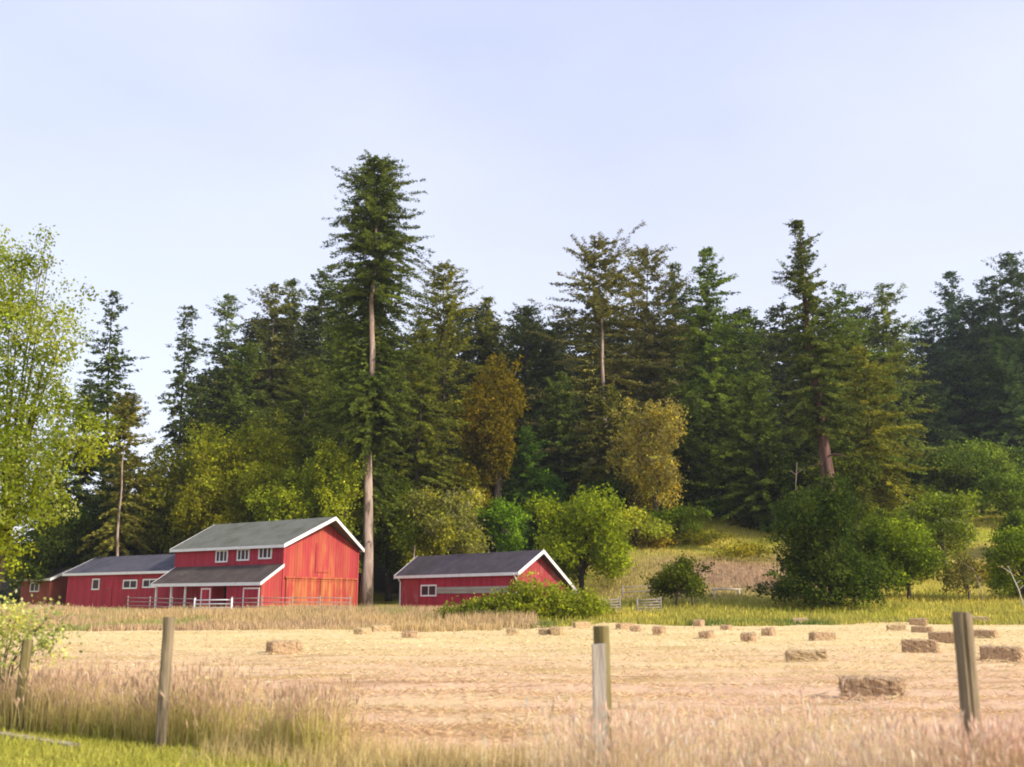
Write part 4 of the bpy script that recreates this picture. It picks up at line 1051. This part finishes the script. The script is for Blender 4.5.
# ------------------------------------------------------------------ air
HAZE = .00018
hz = MB().box(-420, 420, -60, 420, -1.5, 80).mesh('haze')
hm, nt, out = new_mat('haze_air')
pv = N(nt, 'ShaderNodeVolumePrincipled'); pv.inputs['Color'].default_value = (.80, .84, .95, 1); pv.inputs['Density'].default_value = HAZE; pv.inputs['Anisotropy'].default_value = .2
nt.links.new(pv.outputs[0], out.inputs['Volume'])
o = link('haze', hz, hm); tag(o, 'thin evening haze over the farm', 'haze', kind='stuff')
# ------------------------------------------------------------------ light, sky, camera
AZ, EL = math.atan2(.86, -.51), R(30)
w = bpy.data.worlds.new('World'); sc.world = w; w.use_nodes = True
nt = w.node_tree; nt.nodes.clear()
out = N(nt, 'ShaderNodeOutputWorld')
sky = N(nt, 'ShaderNodeTexSky'); sky.sky_type = 'NISHITA'; sky.sun_disc = False
sky.sun_elevation = EL; sky.sun_rotation = AZ; sky.air_density = 1.0; sky.dust_density = 1.5; sky.ozone_density = 1.5
b1 = N(nt, 'ShaderNodeBackground'); b1.inputs[1].default_value = .05
nt.links.new(sky.outputs[0], b1.inputs[0])
# thin high veil of cloud: pale lavender, whiter towards the horizon
tc = N(nt, 'ShaderNodeTexCoord'); sx = N(nt, 'ShaderNodeSeparateXYZ'); nt.links.new(tc.outputs['Generated'], sx.inputs[0])
vc = mixc(nt, ramp(nt, sx.outputs['Z'], .05, .65), (.82, .765, .83), (.47, .535, .79))
nz = N(nt, 'ShaderNodeTexNoise'); nz.inputs['Scale'].default_value = 1.6; nz.inputs['Detail'].default_value = 6
mp = N(nt, 'ShaderNodeMapping'); mp.inputs['Scale'].default_value = (1, 1, 2.2); nt.links.new(tc.outputs['Generated'], mp.inputs[0]); nt.links.new(mp.outputs[0], nz.inputs['Vector'])
vc = mixc(nt, ramp(nt, nz.outputs['Fac'], .40, .75), vc, (.75, .75, .84))
b2 = N(nt, 'ShaderNodeBackground'); nt.links.new(vc, b2.inputs[0]); b2.inputs[1].default_value = .66
ad = N(nt, 'ShaderNodeAddShader'); nt.links.new(b1.outputs[0], ad.inputs[0]); nt.links.new(b2.outputs[0], ad.inputs[1]); nt.links.new(ad.outputs[0], out.inputs[0])
sl_ = bpy.data.lights.new('sun', 'SUN'); sl_.energy = 3.7; sl_.angle = R(6); sl_.color = (1, .90, .76)
so = bpy.data.objects.new('sun', sl_); col.objects.link(so)
dv = Vector((.86 * math.cos(EL), -.51 * math.cos(EL), math.sin(EL)))
so.rotation_euler = dv.to_track_quat('Z', 'Y').to_euler(); so.location = (60, -20, 60)

cam = bpy.data.cameras.new('camera'); co = bpy.data.objects.new('camera', cam); col.objects.link(co)
co.location = (0, 0, CAMZ); co.rotation_euler = (math.pi / 2 + PITCH, 0, 0)
cam.sensor_width = 36; cam.lens = F * 36 / 1024; cam.clip_end = 12000; cam.clip_start = .1
cam.dof.use_dof = True; cam.dof.focus_distance = 75; cam.dof.aperture_fstop = 1.8
sc.camera = co
vs_ = sc.view_settings; vs_.view_transform = 'Standard'; vs_.look = 'None'; vs_.gamma = 1; vs_.exposure = 0.62
cy = sc.cycles
cy.max_bounces = 5; cy.diffuse_bounces = 3; cy.glossy_bounces = 2; cy.transmission_bounces = 4; cy.transparent_max_bounces = 4; cy.volume_bounces = 0
cy.caustics_reflective = False; cy.caustics_refractive = False
cy.use_denoising = True; cy.filter_width = 1.9
sc.render.film_transparent = False
